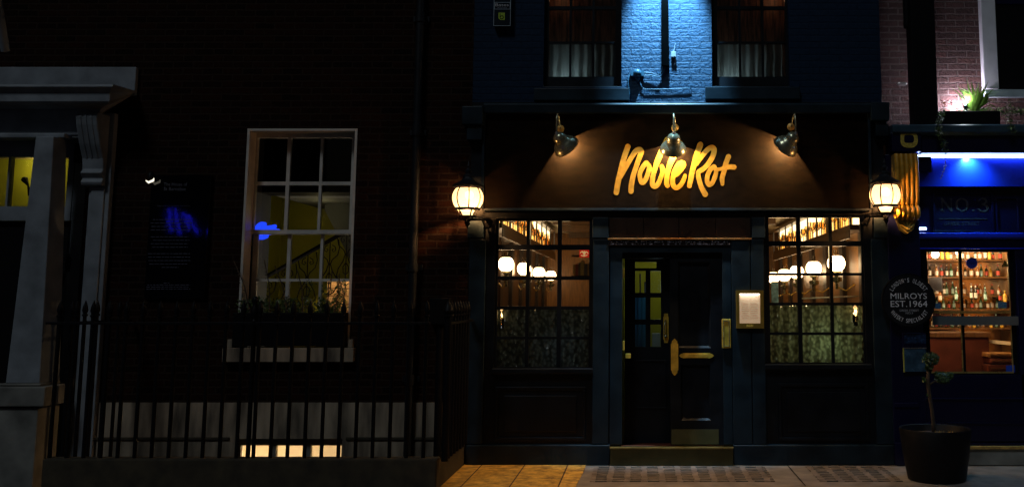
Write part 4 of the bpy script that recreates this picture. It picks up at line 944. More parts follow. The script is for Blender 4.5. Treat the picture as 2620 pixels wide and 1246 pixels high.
# console bracket (scroll)
cxa, cxb = XX(207, 380, -.2), XX(262, 380, -.2); zt, zbm = ZZ(288, -.3), ZZ(475, -.16)
cq = [(-.081, zbm), (-.15, zbm+.0), (-.17, zbm+.04), (-.14, zbm+.08), (-.19, zbm+.14), (-.15, zbm+.18), (-.17, zbm+.3), (-.25, zbm+.45), (-.33, zt-.14), (-.35, zt-.06), (-.33, zt-.01), (-.28, zt), (-.081, zt)]
MB().prismx(cq, cxa, cxb).build('console_bracket', M['stone'], house, bevel=.012)
q = MB()
for k in range(3):
    xx = cxa+.05+k*.06; q.prismx([(y-.006, z) for y, z in cq[6:12]]+[(y, z) for y, z in cq[6:12]][::-1], xx-.012, xx+.012)
q.build('console_reeding', M['stone'], house, bevel=.003)
# pillar (tapering) with pedestal
Yf = -.42
a0, a1 = XX(91, 356, Yf), XX(137, 356, Yf); c0, c1 = XX(14, 979, Yf-.04), XX(101, 979, Yf-.04); zt, zb = ZZ(350, Yf), ZZ(980, Yf-.04)
pl = MB(); pl.add([(c0, Yf-.04, zb), (c1, Yf-.04, zb), (c1+.04, -.17, zb), (c0, -.17, zb), (a0, Yf, zt), (a1, Yf, zt), (a1+.02, -.21, zt), (a0, -.21, zt)], [(0,3,2,1),(4,5,6,7),(0,1,5,4),(1,2,6,5),(2,3,7,6),(3,0,4,7)])
pil_t = thing('porch_pillar', ((c0+c1)/2, -.3, -1.6), 'pale tapering stone pillar on a stained pedestal before the town house door', 'pillar')
pl.build('shaft', M['stone'], pil_t, bevel=.008)
z1 = ZZ(1040, Yf-.08); pb = MB().box(c0-.3, c1+.1, Yf-.1, -.1, z1, zb-.03); pb.box(c0-.05, c1+.03, Yf-.07, -.12, zb-.029, zb-.0005); pb.build('base_moulding', M['stucco'], pil_t, bevel=.015)
MB().box(c0-.3, c1+.02, Yf-.06, -.1, -1.64, z1-.012).build('pedestal', M['stucco'], pil_t, bevel=.01)
MB().box(c0-.6, c1-.0, -.35, -.2, zt-.0, zt+.05).build('cap', M['stone'], pil_t, bevel=.01)
# door set with fanlight, dark door below
Yq = .1
x1 = dor[1]; fz0, fz1 = ZZ(528, Yq), ZZ(402, Yq)
fcols = [(-200, 18), (23, 84), (91, 172)]; hx = [(XX(a, 460, Yq), XX(b_, 460, Yq)) for a, b_ in fcols]
zh = dor[3]
ft = wall(dor[0], x1, fz0-.16, zh, Yq, Yq+.08, [(a, b_, fz0, fz1) for a, b_ in hx]).build('fanlight', M['stone'], house, bevel=.005)
q = MB()
for a, b_ in hx: q.box(a, b_, Yq+.03, Yq+.034, fz0, fz1)
q.build('pane', M['glass'], ft)
xj = XX(172, 700, Yq); MB().box(xj, x1-.002, Yq+.002, Yq+.1, -1.6, fz0-.162).build('door_jamb', M['stone'], house, bevel=.006)
MB().box(dor[0], xj-.002, Yq+.06, Yq+.1, -.2, fz0-.162).build('front_door', M['black'], house, bevel=.006)
MB().box(dor[0]-.3, x1+.02, Yq+.9, Yq+.95, fz0-.5, fz1+.6).build('vestibule_wall', M['yellow_wall'], house)
MB().box(dor[0]-.3, x1+.02, .26, 1.0, fz1+.1, fz1+.15).build('vestibule_ceiling', M['cream'], house)
MB().box(x1+.02, x1+.06, .26, 1.0, -.2, fz1+.1).build('vestibule_side', M['yellow_wall'], house)
lamp('POINT', (hx[1][0]-.2, .75, fz1+.02), 2.6, (1, .85, .25), .05, house)
x0, x1, z0, z1 = RC(68, 470, 82, 510, .5); th = tag(MB().tube([px(62, 458, .6), px(72, 475, .6), px(76, 500, .6)], [.04, .012, .02], 8).sphere(px(63, 460, .6), .035).build('hall_lantern', M['black'], smooth='all'), 'dark hanging lantern shape inside the yellow fanlight', 'lantern')
MB().box(HX0+.8, XX(172, 700, -.1), -.17, Yq+.06, -1.6, -.2).build('entrance_step', M['stucco'], house, bevel=.01)
# bell box, pull and chain
x0, x1, z0, z1 = RC(189, 367, 210, 416, -.06)
bl = thing('bell_pull', ((x0+x1)/2, -.05, z0), 'black bell box with a hanging chain pull by the town house door', 'bell pull')
MB().box(x0, x1, -.06, .0, z0, z1).build('box', M['black'], bl, bevel=.004)
q = MB().tube([px(192, 416, -.05), px(180, 560, -.05), px(171, 655, -.05)], .004, 6); q.build('chain', M['black_metal'], bl, smooth='all')
q = MB().tube([px(174, 650, -.05), px(175, 663, -.05), px(172, 695, -.05)], [.012, .03, .022], 10); q.tube([px(166, 695, -.05), px(162, 712, -.05), px(160, 732, -.05)], [.012, .016, .01], 8); q.build('handle', M['black_metal'], bl, smooth='all')
# notice sign with lettering
x0, x1, z0, z1 = RC(378, 448, 532, 762, -.05)
gl_ = pm('black_gloss_panel', (.003, .003, .004), .06, var=.1, bump=.05, bs=9, dist=.004); [gl_.node_tree.links.remove(l) for l in list(gl_.node_tree.links) if l.to_socket.name == 'Roughness']; gl_.node_tree.nodes['Principled BSDF'].inputs['Roughness'].default_value = .03
ns = thing('notice_sign', ((x0+x1)/2, -.03, z0), 'glossy black sign reading The House of St Barnabas on the dark brick', 'sign')
MB().box(x0, x1, -.05, -.001, z0, z1).build('board', gl_, ns, bevel=.004)
M['faint_text'] = pm('faint_sign_print', (.09, .09, .12), .6, bump=0); M['fainter_text'] = pm('fainter_sign_print', (.045, .045, .07), .6, bump=0)
tt = MB(); ptext('The House of', 449, 471.5, -.0515, 60, 9, tt); ptext('St Barnabas', 447, 483.5, -.0515, 56, 9, tt); tt.build('lettering', M['faint_text'], ns)
tt = MB(); ptext("Supporting London's homeless", 444, 527, -.0515, 86, 4.6, tt); ptext('back into work', 443, 536, -.0515, 42, 4, tt); tt.build('small_lettering', M['fainter_text'], ns)
q = MB(); rt_ = random.Random(2)
for (ys, n_, xa, xb) in ((562, 4, 384, 496), (606, 4, 384, 490), (649, 4, 376, 488), (684, 1, 406, 458), (724, 1, 416, 442), (729, 3, 372, 488)):
    for k in range(n_):
        yy = ys+k*(8.8 if n_ > 3 else 5.2); xx = xa+rt_.uniform(0, 8); end = xb-rt_.uniform(0, 10)
        while xx < end:
            w = rt_.uniform(5, 13); c0_, c1_, d0, d1 = RC(xx, yy-1.1, min(end, xx+w), yy+1.1, -.0515); q.box(c0_, c1_, -.0516, -.051, d0, d1); xx += w+2.2
q.build('fine_print', M['fainter_text'], ns)
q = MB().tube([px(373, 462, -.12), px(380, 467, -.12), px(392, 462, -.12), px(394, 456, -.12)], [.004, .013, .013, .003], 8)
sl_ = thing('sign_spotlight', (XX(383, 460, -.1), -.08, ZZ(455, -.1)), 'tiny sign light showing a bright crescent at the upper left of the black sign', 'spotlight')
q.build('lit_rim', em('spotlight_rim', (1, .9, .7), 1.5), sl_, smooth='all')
MB().lathe([(0, .02), (.05, .035), (.09, .02), (.1, .004)], (XX(384, 450, -.12), -.12, ZZ(462, -.12)+.01), (0, .3, 1), 14).tube([px(384, 448, -.1), px(386, 440, -.02)], .006, 6).build('hood', M['black_metal'], sl_, smooth=True)
ny = -16.0
nb_ = strokes_mb([[(0, 0, 5), (2, 40, 7), (10, 72, 5)], [(20, 2, 5), (26, 34, 6), (38, 78, 6)], [(42, 12, 4), (56, 40, 6), (66, 70, 5)], [(60, 22, 4), (78, 46, 6), (96, 78, 4)], [(128, 72, 4), (140, 62, 6), (146, 50, 4)], [(132, 80, 4), (146, 88, 5)]], lambda u, v: (-12.95+u*.0085, 4.2-v*.0085), ny, 5)
tag(nb_.build('reflected_glow', em('violet_blue_neon', (.02, .02, 1), 4)), 'blue neon squiggle across the street that shines back from the black sign', 'neon sign')
tag(MB().box(-16, -9, ny-.4, ny-.05, -.1, 7).build('opposite_wall', M['dark_brick']), 'dark brick wall across the street carrying the blue neon', 'wall')
# pole top left
A, B_ = Vector(px(-14, -40, -.9)), Vector(px(14, 132, -.6)); 
tag(MB().tube([A, B_], .043, 14).build('flag_pole', M['stone'], smooth=True), 'white slanting flag pole end in the top left corner', 'flag pole')
# drain pipes on brick
for (pc, lab, r_) in ((1062, 'thin cast iron drainpipe on the dark brick left of the lantern', .045), ):
    X = XX(pc, 500, -.08); th = thing('drainpipe', (X, -.08, 0), lab, 'drainpipe')
    MB().tube([(X, -.08, -1.6), (X, -.08, 8)], r_, 14).build('pipe', M['lead'], th, smooth=True)
    for z in (.9, 2.1, 3.6, 4.9): MB().lathe([(-.05, r_), (-.05, r_+.012), (.05, r_+.012), (.05, r_)], (X, -.08, z), n=14).box(X-.09, X+.09, -.03, -.001, z-.03, z+.03).build('collar', M['lead'], th, smooth=True)
x0, x1, z0, z1 = RC(1100, 762, 1150, 830, -.12)
tag(MB().box(x0, x1, -.15, -.001, z0, z1).tube([((x0+x1)/2, -.07, z0), ((x0+x1)/2, -.07, -1.5)], .04, 12).build('hopper_head', M['black'], bevel=.01), 'dark hopper box and waste pipe on the brick beside the pub corner', 'hopper head')

# plinth wall and railings round the sunken area
RY = PY+.08
kx0, kx1 = XX(108, 1180, PY), XX(1117, 1181, PY)
ztop = ZZ(1174, PY)
cop = thing('railing_kerb_wall', ((kx0+kx1)/2, PY, 0), 'low mossy stone kerb wall carrying the black railings', 'kerb wall')
MB().box(kx0, kx1, PY, PY+.17, -1.65, ztop).build('front_wall', M['mossy'], cop, bevel=.012)
zb2 = ZZ(1141, 0)
q = MB().add([(kx1+.001, PY, -1.65), (XL+.0, PY, -1.65), (XL, -.001, -1.65), (kx1+.001, -.001, -1.65), (kx1+.001, PY, ztop-.01), (XL, PY, ztop-.01), (XL, -.001, zb2), (kx1+.001, -.001, zb2)], [(0,3,2,1),(4,5,6,7),(0,1,5,4),(1,2,6,5),(2,3,7,6),(3,0,4,7)])
q.build('return_wall', M['mossy'], cop, bevel=.012)
rail = thing('area_railings', ((kx0+kx1)/2, RY, ztop), 'black spear topped railings along the front of the sunken area', 'railings')
zr = ZZ(827, RY); zsp = ZZ(768, RY)
rx0, rx1 = XX(133, 1080, RY), XX(1085, 1080, RY)
MB().box(rx0-.12, rx1+.03, RY-.022, RY+.022, zr-.012, zr+.012).build('top_rail', M['black_metal'], rail, bevel=.003)
nb = round((rx1-rx0)/(41.55*(RY+D)/F_PX)); xs = [rx0+(rx1-rx0)*k/nb for k in range(nb+1)]
def spear(z, x, y, r=.0185):
    return MB().lathe([(z[0], r), (z[1]-.16, r), (z[1]-.155, r*1.5), (z[1]-.14, r*1.5), (z[1]-.135, r*.9), (z[1]-.1, r*1.55), (z[1]-.06, r*1.2), (z[1], .002)], (x, y, 0), n=10)
pb_ = spear((ztop-.02, zsp), 0, RY); b0 = pb_.build('railing_bar', M['black_metal'], rail, smooth=True)
b0.location.x += xs[0]
for x in xs[1:]:
    c = b0.copy(); COL.objects.link(c); c.parent = rail; c.location = b0.location + Vector((x-xs[0], 0, 0))
xu = XX(652, 800, RY); zu = ZZ(757, RY)
MB().lathe([(ztop, .021), (zr, .021), (zr+.02, .03), (zr+.04, .022), (zu-.2, .032), (zu-.14, .042), (zu-.1, .025), (zu-.07, .02), (zu-.045, .032), (zu-.015, .024), (zu, .003)], (xu, RY, 0), n=14).build('urn_post', M['black_metal'], rail, smooth=True)
for sx_, lab, X in ((1, 'short return of the black railings running back beside the pub corner', kx1+.06), (-1, 'short return of the black railings running back beside the pale pillar', XX(133, 1080, RY))):
    rt = thing('area_railings', (X, -.7, ztop), lab, 'railings')
    ye = -.06
    yy0 = RY+.14 if sx_ < 0 else RY
    MB().box(X-.02, X+.02, yy0, ye, zr-.012, zr+.012).build('top_rail', M['black_metal'], rt)
    nbk = 8 if sx_ > 0 else 5
    for k in range(nbk):
        y = yy0+(ye-.08-yy0)*(k+ (0 if sx_ > 0 else .3))/nbk
        zlow = (ztop if sx_ > 0 else ztop-.2)
        pz = spear((zlow-.03, zsp), X, y, .0185 if k else (.034 if sx_ > 0 else .0185)); pz.build('railing_bar', M['black_metal'], rt, smooth=True)
    if sx_ < 0: MB().box(X-.04, X+.04, yy0-.02, ye, -1.64, ztop-.2).build('string_wall', M['mossy'], rt)

# ------------------------------------------------------------------ RIGHT SHOP
shop = thing('blue_shop_building', (4.2, 0, 0), 'royal blue whisky shop front under a rough brick upper wall right of the pub', 'building')
SX0, SX1 = XR+.001, 7.5
Yb_ = .42
zl = ZZ(319, -.22)
MB().box(SX0-.02, SX1, Yb_, Yb_+.2, zl-.1, 8).build('upper_wall', M['red_brick'], shop)
# upstairs window: white frame, dark sash, stone sill
x0, x1 = XX(2513, 100, Yb_-.1), XX(2551, 100, Yb_-.1)
MB().box(x0, x1, Yb_-.1, Yb_-.001, ZZ(228, Yb_-.1), 8).build('window_frame', pm('white_gloss_frame', (.6, .62, .66), .35, var=.1), shop, bevel=.01)
MB().box(x1+.001, SX1, Yb_-.06, Yb_-.001, ZZ(228, Yb_-.1), 8).build('dark_window', pm('dark_window_glass', (.003, .003, .004), .08, var=.1, bump=0), shop)
MB().box(x1+.02, SX1, Yb_-.09, Yb_-.061, ZZ(10, Yb_-.1), ZZ(0, Yb_-.1)).build('sash_bar', M['blue_dark'], shop)
x0, _, z0, z1 = RC(2521, 229, 2640, 249, Yb_-.16); MB().box(x0, SX1, Yb_-.16, Yb_-.1, z0, z1).build('window_sill', pm('painted_sill', (.35, .42, .45), .6, var=.25), shop, bevel=.008)
# black stack pipe / column
x0, x1 = XX(2334, 150, -.05), XX(2396, 150, -.05)
pc = thing('black_stack', ((x0+x1)/2, 0, zl), 'broad black boxed pipe rising in front of the rough brick', 'boxed pipe')
MB().box(x0, x1, -.05, .16, zl+.005, 8).build('casing', M['black'], pc, bevel=.01)
MB().box(x0-.05, x0-.0, .0, .1, ZZ(70, 0), 8).build('offset_pipe', M['black'], pc, bevel=.02)
tag(MB().pbox(2298, 210, 2322, 218, .3, .38).build('wall_clip', M['steel'], bevel=.02), 'bright metal clip on the brick left of the black boxed pipe', 'pipe clip')
# ledge / cornice
x0 = XX(2284, 325, -.22)
zq = ZZ(338, -.22)
MB().prismx([(-.22, zq), (-.16, zq-.03), (.42, zq-.03), (.42, zl+.02), (-.2, zl+.005), (-.22, zl-.01)], x0, SX1).build('cornice', pm('teal_lead_ledge', (.02, .05, .08), .45, var=.3), shop, bevel=.005)
# soffit block above fascia
zf0 = ZZ(392, -.16)
MB().box(XX(2358, 360, -.16), SX1, -.16, .1, zf0, zq-.031).build('soffit_box', M['blue_dark'], shop, bevel=.004)
# square block with gilded ring
x0, x1, z0, z1 = RC(2282, 338, 2358, 388, -.19)
MB().box(x0, x1-.001, -.19, .1, z0, z1-.01).build('end_block', M['blue_dark'], shop, bevel=.006)
cx, cz = PT(2326, 356, -.195); k = (D-.195)/F_PX
q = strokes_mb([[(-17, -10, 5), (-10, -16, 6), (10, -16, 6), (17, -8, 5), (17, 8, 5), (9, 16, 6), (-9, 16, 6), (-17, 9, 5), (-17, -10, 5)]], lambda u, v: (cx+u*k, cz-v*k), -.1935, 1.2)
tag(q.build('gilded_letter', pm('worn_gilt', (.5, .38, .06), .5, var=.5, vs=40)), 'worn gold letter O on the blue block over the gilded corbel', 'lettering')
# gilded corbel
x0, x1 = XX(2291, 460, -.22), XX(2352, 460, -.22); zt, zm_, zb, ze = ZZ(393, -.22), ZZ(523, -.22), ZZ(562, -.22), ZZ(597, -.2)
gc = thing('gilded_corbel', ((x0+x1)/2, -.1, ze), 'fluted gold scroll corbel beside the right lantern', 'corbel')
q = MB(); nfl = 5; w = (x1-x0)/nfl
for k in range(nfl):
    cx = x0+w*(k+.5); pr = []
    rows_ = [(zt, -.19), (zt-.1, -.215), ((zt+zm_)/2, -.22), (zm_+.06, -.2), (zm_, -.17)]
    n_ = 9; base_i = len(q.v)
    for z, y in rows_:
        for j in range(n_):
            a = math.pi*j/(n_-1); q.v.append((cx-math.cos(a)*w*.5, y-math.sin(a)*.03, z))
    for i in range(len(rows_)-1):
        for j in range(n_-1): A_ = base_i+i*n_+j; q.f.append((A_, A_+n_, A_+n_+1, A_+1))
q.build('fluting', M['gold_leaf'], gc, smooth='all')
MB().box(x0, x1, -.188, .1, zm_, zt-.001).build('body', pm('dark_gilt', (.25, .17, .04), .5), gc)
q = MB(); 
for k in range(nfl):
    cx = x0+w*(k+.5); q.lathe([(-w*.5, .068), (-w*.3, .082), (0, .09), (w*.3, .082), (w*.5, .068)], (cx, -.16, (zm_+zb)/2), (1, 0, 0), 20)
q.build('scroll', M['gold_leaf'], gc, smooth='all')
q = MB(); pts = [(x0+.02, zb+.02), ((x0+x1)/2-.07, ze+.05), ((x0+x1)/2, ze), ((x0+x1)/2+.07, ze+.05), (x1-.02, zb+.02)]
q.prism(pts, -.15, -.02)
for k in range(5): a = (k-2)*.45; q.tube([((x0+x1)/2, -.155, ze+.04), ((x0+x1)/2+math.sin(a)*.09, -.165, ze+.04+math.cos(a)*.09)], [.012, .006], 6)
q.build('leaf_drop', pm('old_gilt', (.4, .3, .06), .5, var=.4, vs=20), gc, smooth=True)
# blue pilaster beneath
x0, x1, z0, z1 = RC(2288, 560, 2358, 1180, -.06)
MB().box(SX0+.005, XX(2358, 800, -.02)-.001, -.06, .14, 0, zf0).build('end_pilaster', M['blue_dark'], shop, bevel=.006)
# fascia
x0 = XX(2358, 800, -.02); z0 = ZZ(477, -.02)
MB().box(x0, SX1, -.02, .1, z0, zf0-.001).build('fascia', M['blue_paint'], shop)
MB().box(x0, XX(2384, 420, -.1), -.1, -.021, ZZ(440, -.1), ZZ(400, -.1)).build('fascia_stop', M['blue_dark'], shop, bevel=.005)
ls = thing('led_strip', (5, -.1, zf0), 'cold white light strip along the top of the blue shop fascia', 'light strip')
MB().box(x0+.02, SX1, -.06, -.03, zf0-.032, zf0-.001).build('diffuser', em('cold_led', (.36, .52, 1), 22), ls)
MB().box(x0+.02, SX1, -.084, -.07, zf0-.006, zf0-.001).build('trough', M['blue_dark'], ls)
lamp('SPOT', (XX(2485, 400, -.1), -.12, zf0-.02), 60.0, (.2, .7, 1), .02, ls, spot_size=rad(130), spot_blend=1).rotation_euler = (rad(32), 0, 0)
# recessed upper panel
Yr = .06
MB().box(x0, SX1, Yr, Yr+.05, ZZ(600, Yr), z0-.001).build('name_panel_board', M['blue_dark'], shop)
q = MB(); a0, a1, b0, b1 = RC(2392, 497, 2536, 590, Yr); panel_frame(q, a0, a1, b0, b1, Yr, .025, .018); a0, a1, b0, b1 = RC(2552, 510, 2602, 590, Yr); panel_frame(q, a0, a1, b0, b1, Yr, .02, .018)
q.build('name_panel_moulding', M['blue_dark'], shop, bevel=.004)
def serif(txtpts, u0, k, cz): return [[(u0+a, b_, r) for a, b_, r in st] for st in txtpts]
N_ = [[(6, 4, 1.4), (6, 36, 1.4)], [(6, 4, 3), (30, 36, 3)], [(30, 4, 1.4), (30, 36, 1.4)], [(1, 4, 1), (9, 4, 1)], [(1, 36, 1), (11, 36, 1)], [(25, 4, 1), (35, 4, 1)]]
O_ = [[(20, 3, 1.4), (8, 10, 2.6), (6, 20, 3.4), (8, 30, 2.6), (20, 37, 1.4), (32, 30, 2.6), (34, 20, 3.4), (32, 10, 2.6), (20, 3, 1.4)]]
T_ = [[(4, 10, 2), (12, 3, 1.6), (22, 6, 2.8), (23, 14, 2.6), (12, 19, 1.4)], [(12, 19, 1.4), (25, 24, 3), (24, 34, 2.8), (12, 38, 1.6), (3, 32, 2.4)]]
dot = [[(3, 35, 2.8), (3.2, 35, 2.8)]]
allst = N_ + serif(O_, 38, 1, 0) + serif(dot, 84, 1, 0) + serif(T_, 98, 1, 0)
cx, cz = PT(2404, 505, Yr-.004); k = (D+Yr)/F_PX
np_ = thing('number_sign', (cx+.3, Yr, cz-.3), 'dim serif lettering reading NO.3 Greek Street on the blue shop panel', 'lettering')
strokes_mb([[(a, b_, r) for a, b_, r in s_] for s_ in allst], lambda u, v: (cx+u*k*.98, cz-v*k*.95), Yr-.003, 1.3).build('number', pm('dim_number_paint', (.03, .03, .04), .5, bump=0), np_)
q = MB(); q.pbox(2402, 559, 2526, 560.5, Yr-.004, Yr-.002); ptext('GREEK STREET', 2461, 572, Yr-.004, 92, 9, q); q.build('street_name', pm('dim_name_paint', (.03, .03, .05), .5, bump=0), np_)
# ledges below panel
z0, z1 = ZZ(612, -.04), ZZ(597, -.04)
q = MB().prismx([(-.04, z0+.02), (-.02, z0), (.13, z0), (.13, z1+.02), (.0, z1+.01), (-.04, z1)], x0, SX1); q.build('transom', M['blue_paint'], shop, bevel=.004)
z2 = ZZ(636, -.01); MB().box(x0, SX1, -.01, .1, z2, z0-.001).build('window_head', M['blue_dark'], shop, bevel=.004)
MB().box(x0, SX1, -.03, -.011, z2-.006, z2+.008).build('window_head_bead', M['blue_paint'], shop)
# small cold lamp at the left end of the ledge
ll = thing('ledge_light', (x0+.04, -.01, z1), 'short cold light on the ledge at the left of the blue shop panel', 'light strip')
MB().box(x0+.02, x0+.10, .035, .045, ZZ(590, .0)+.01, ZZ(586, .0)+.02).build('diffuser', em('cold_led_small', (.35, .5, 1), 14), ll)
# shop window
Ys = .06
wc = [(2377, 2459), (2466, 2586)]; wr_ = [(645, 796), (801, 953)]
mid = 800
sx0, sx1 = x0-.01, XX(2598, mid, Ys); sz0, sz1 = ZZ(957, Ys), z2
hx, hz = frameholes(wc, wr_, Ys)
fr = wall(sx0, sx1, sz0, sz1, Ys, Ys+.04, [(a, b_, c, d) for a, b_ in hx for c, d in hz]).build('shop_window', M['black'], shop, bevel=.003)
q = MB()
for a, b_ in hx:
    for c, d in hz: q.box(a, b_, Ys+.015, Ys+.02, c, d)
q.build('pane', M['glass'], fr)
q = MB(); yb = M['brass']
for a, b_ in hx:
    for c, d in hz: q.box(b_-.012, b_+.001, Ys-.004, Ys-.001, c, d)
q.box(hx[0][0], hx[1][1], Ys-.012, Ys-.001, hz[1][1]-.003, hz[0][0]+.003); q.box(hx[0][0], hx[1][1], Ys-.01, Ys-.001, hz[1][0]-.006, hz[1][0]+.012)
q.build('brass_edging', pm('polished_brass_strip', (.6, .42, .14), .3, metal=.6), fr)
x0_, x1_, z0_, z1_ = RC(2386, 809, 2613, 832, Ys-.07)
tag(MB().box(x0_, x1_, Ys-.075, Ys-.06, z0_, z1_).build('grey_bar', pm('grey_laminate', (.10, .11, .11), .55, var=.1)), 'flat grey bar fixed across the middle of the whisky shop window', 'bar')
MB().box(sx1, SX1, -.02, .1, -.0, sz1).build('right_jamb', M['blue_dark'], shop, bevel=.006)
# stall riser
zs_ = ZZ(1128, -.02)
MB().box(x0, SX1, -.02, .1, zs_, sz0-.001).build('stall_riser', M['blue_paint'] if False else M['blue_dark'], shop)
q = MB()
for py in (1020, 1082): zz = ZZ(py, -.035); q.box(x0, SX1, -.04, -.021, zz-.008, zz+.008)
q.build('riser_moulding', M['blue_dark'], shop, bevel=.004)
q = MB().box(XX(2290, 1036, -.08), XX(2350, 1036, -.08), -.08, -.061, ZZ(1042, -.08), ZZ(1030, -.08)); q.build('pilaster_band', M['blue_dark'], shop, bevel=.006); q = MB().box(XX(2290, 1100, -.08), XX(2358, 1100, -.08), -.09, -.061, 0, ZZ(1132, -.08)); q.build('pilaster_base', M['blue_dark'], shop, bevel=.006)
MB().box(x0, SX1, -.09, .1, ZZ(1149, -.09), ZZ(1141, -.09)).build('threshold', M['straw'], shop, bevel=.004)
MB().box(x0, SX1, -.06, .1, 0, ZZ(1149, -.09)-.001).build('base_course', M['stucco'], shop)
MB().box(x0, SX1, -.055, -.021, ZZ(1141, -.09)+.001, ZZ(1133, -.06)).build('base_board', M['blue_dark'], shop)
# shop interior
si = thing('shop_interior', (4.2, 1, 0), 'warm lit whisky shop interior with mirrored shelves', 'room')
a0, a1 = sx0-.15, sx1+.5
MB().box(a0, a1, 1.9, 1.95, .3, 3.4).build('back_wall', pm('hazy_bar_mirror', (.75, .55, .33), .16, metal=.85, var=.3, bump=.1, bs=12), si)
q = MB().box(a0-.03, a0, .12, 1.9, .3, 3.4).box(a1, a1+.03, .12, 1.9, .3, 3.4); q.build('side_wall', M['wood_pale'], si)
MB().box(a0, a1, .12, 1.9, 2.95, 3.0).build('ceiling', M['cream'], si)
MB().box(a0, a1, .12, 1.9, .3, .33).build('floor', M['red_wood'], si)
# counter
c0_, c1_, d0, d1 = RC(2380, 850, 2532, 955, .9)
ct = thing('shop_counter', ((c0_+c1_)/2, 1.0, .33), 'dark mahogany counter in the whisky shop window', 'counter')
MB().box(c0_-.1, c1_, .9, 1.3, .33, d1-.06).build('body', M['red_wood'], ct, bevel=.006)
MB().box(c0_-.1, c1_+.02, .88, 1.32, d1-.059, d1).build('top', M['wood'], ct, bevel=.006)
# wooden crates right
x0_, x1_, z0_, z1_ = RC(2528, 903, 2592, 955, .7)
for k, (w_, zz0, zz1, lab) in enumerate(((0, z1_-.22, z1_-.13, 'middle flat wooden bottle crate stacked in the shop window'), (.0, z1_-.05, z1_, 'pale lid topmost on the stack of wooden crates in the shop window'), (.02, z1_-.12, z1_-.06, 'thin wooden crate under the pale lid in the shop window'))):
    th = thing('bottle_crate', ((x0_+x1_)/2, .8, zz0), lab, 'crate')
    MB().box(x0_+w_, x1_+.1, .7, 1.0, zz0, zz1).build('box_body', (M['wood_pale'] if k == 1 else M['red_wood']), th, bevel=.008)
    MB().box(x0_+w_+.03, x1_+.07, .69, .7, (zz0+zz1)/2-.006, (zz0+zz1)/2+.006).build('slat', M['wood'], th)
# right hand display shelf (slanting edge)
q = MB().add([(c1_+.0, 1.0, ZZ(868, 1.0)), (a1, .5, ZZ(882, .5)), (a1, .9, ZZ(880, .9)+.0), (c1_, 1.4, ZZ(866, 1.4))] + [(c1_+.0, 1.0, ZZ(868, 1.0)-.04), (a1, .5, ZZ(882, .5)-.04), (a1, .9, ZZ(880, .9)-.04), (c1_, 1.4, ZZ(866, 1.4)-.04)], [(0, 1, 2, 3), (7, 6, 5, 4), (0, 4, 5, 1), (1, 5, 6, 2), (2, 6, 7, 3), (3, 7, 4, 0)])
tag(q.build('display_shelf', M['cream']), 'pale slanting display shelf at the right of the shop window', 'shelf')
# wall shelves with bottles
shelf_z = []
for k, (pyy, lab) in enumerate(((664, 'top'), (708, 'upper'), (755, 'middle'), (790, 'lower'), (838, 'bottom'))):
    z = ZZ(pyy, 1.55); shelf_z.append(z)
    tag(MB().box(a0+.01, a1-.01, 1.5, 1.88, z-.02, z).build('bottle_shelf', M['wood']), '%s wooden bottle shelf on the whisky shop wall' % lab, 'shelf', None)
bp_ = []
def shop_bottle(h, r, mt, lm):
    th = thing('whisky_bottle', (0, 0, 0), 'whisky bottle on a shelf', 'bottle')
    MB().lathe(bottle_prof(h, r), n=12).build('glass_body', mt, th, smooth=True)
    MB().lathe([(h*.12, r+.001), (h*.48, r+.001)], n=12).build('paper_label', lm, th, smooth=True)
    MB().lathe([(h*.88, r*.4), (h*1.01, r*.4), (h*1.01, .001)], n=10).build('stopper', lm, th, smooth=True)
    return th
kinds = [shop_bottle(.19, .026, M['bottle'], M['paper']), shop_bottle(.17, .03, M['bottle_amber'], M['paper']), shop_bottle(.15, .032, pm('honey_whisky', (.6, .32, .02), .15, bump=0), pm('gold_label', (.7, .5, .1), .4, bump=0)),
         shop_bottle(.18, .026, pm('green_glass', (.03, .09, .03), .1, bump=0), pm('mint_label', (.4, .6, .5), .5, bump=0)), shop_bottle(.16, .028, M['bottle'], pm('red_label', (.45, .06, .03), .5, bump=0))]
kn = ['dark bottle with a cream label', 'amber bottle with a cream label', 'honey coloured bottle with a gold label', 'green bottle with a mint label', 'dark bottle with a red label']
used2 = set(); rs = random.Random(21); shn = ['top', 'upper', 'middle', 'lower', 'bottom']
for si_, z in enumerate(shelf_z):
    x = a0+.05
    while x < a1-.06:
        k = 0 if (si_ == 1 and x < a0+.75) else rs.choice((0, 1, 1, 2, 3, 4))
        o = kinds[k] if k not in used2 else copy_tree(kinds[k]); used2.add(k)
        o.location = (x, rs.uniform(1.56, 1.68), z+.001); sc_ = rs.uniform(.72, .95); o.scale = (sc_*.85, sc_*.85, sc_)
        tag(o, '%s on the %s shelf of the whisky shop' % (kn[k], shn[si_]), 'bottle', '%ss on the %s shelf' % (kn[k].split(' with')[0], shn[si_]))
        x += rs.uniform(.055, .078)
for (pxx, pyy, k, lab) in ((2486, 760, 0, 'left square labelled bottle near the shop glass'), (2497, 760, 0, 'right square labelled bottle near the shop glass'), (2522, 763, 3, 'pale mint labelled bottle standing near the shop glass'), (2447, 763, 3, 'mint labelled bottle standing left of the shop mullion'), (2460, 762, 1, 'amber bottle standing just left of the shop mullion'), (2560, 765, 4, 'red labelled bottle right of the display in the shop window'), (2405, 765, 1, 'amber bottle low behind the round whisky sign'), (2572, 766, 2, 'honey bottle at the right edge of the shop window')):
    o = copy_tree(kinds[k]); x, z = PT(pxx, pyy+6, .8); o.location = (x, .8, z); tag(o, lab, 'bottle'); o.pop('group', None) if 'group' in o else None
x0_, x1_, z0_, z1_ = RC(2390, 768, 2590, 773, .8)
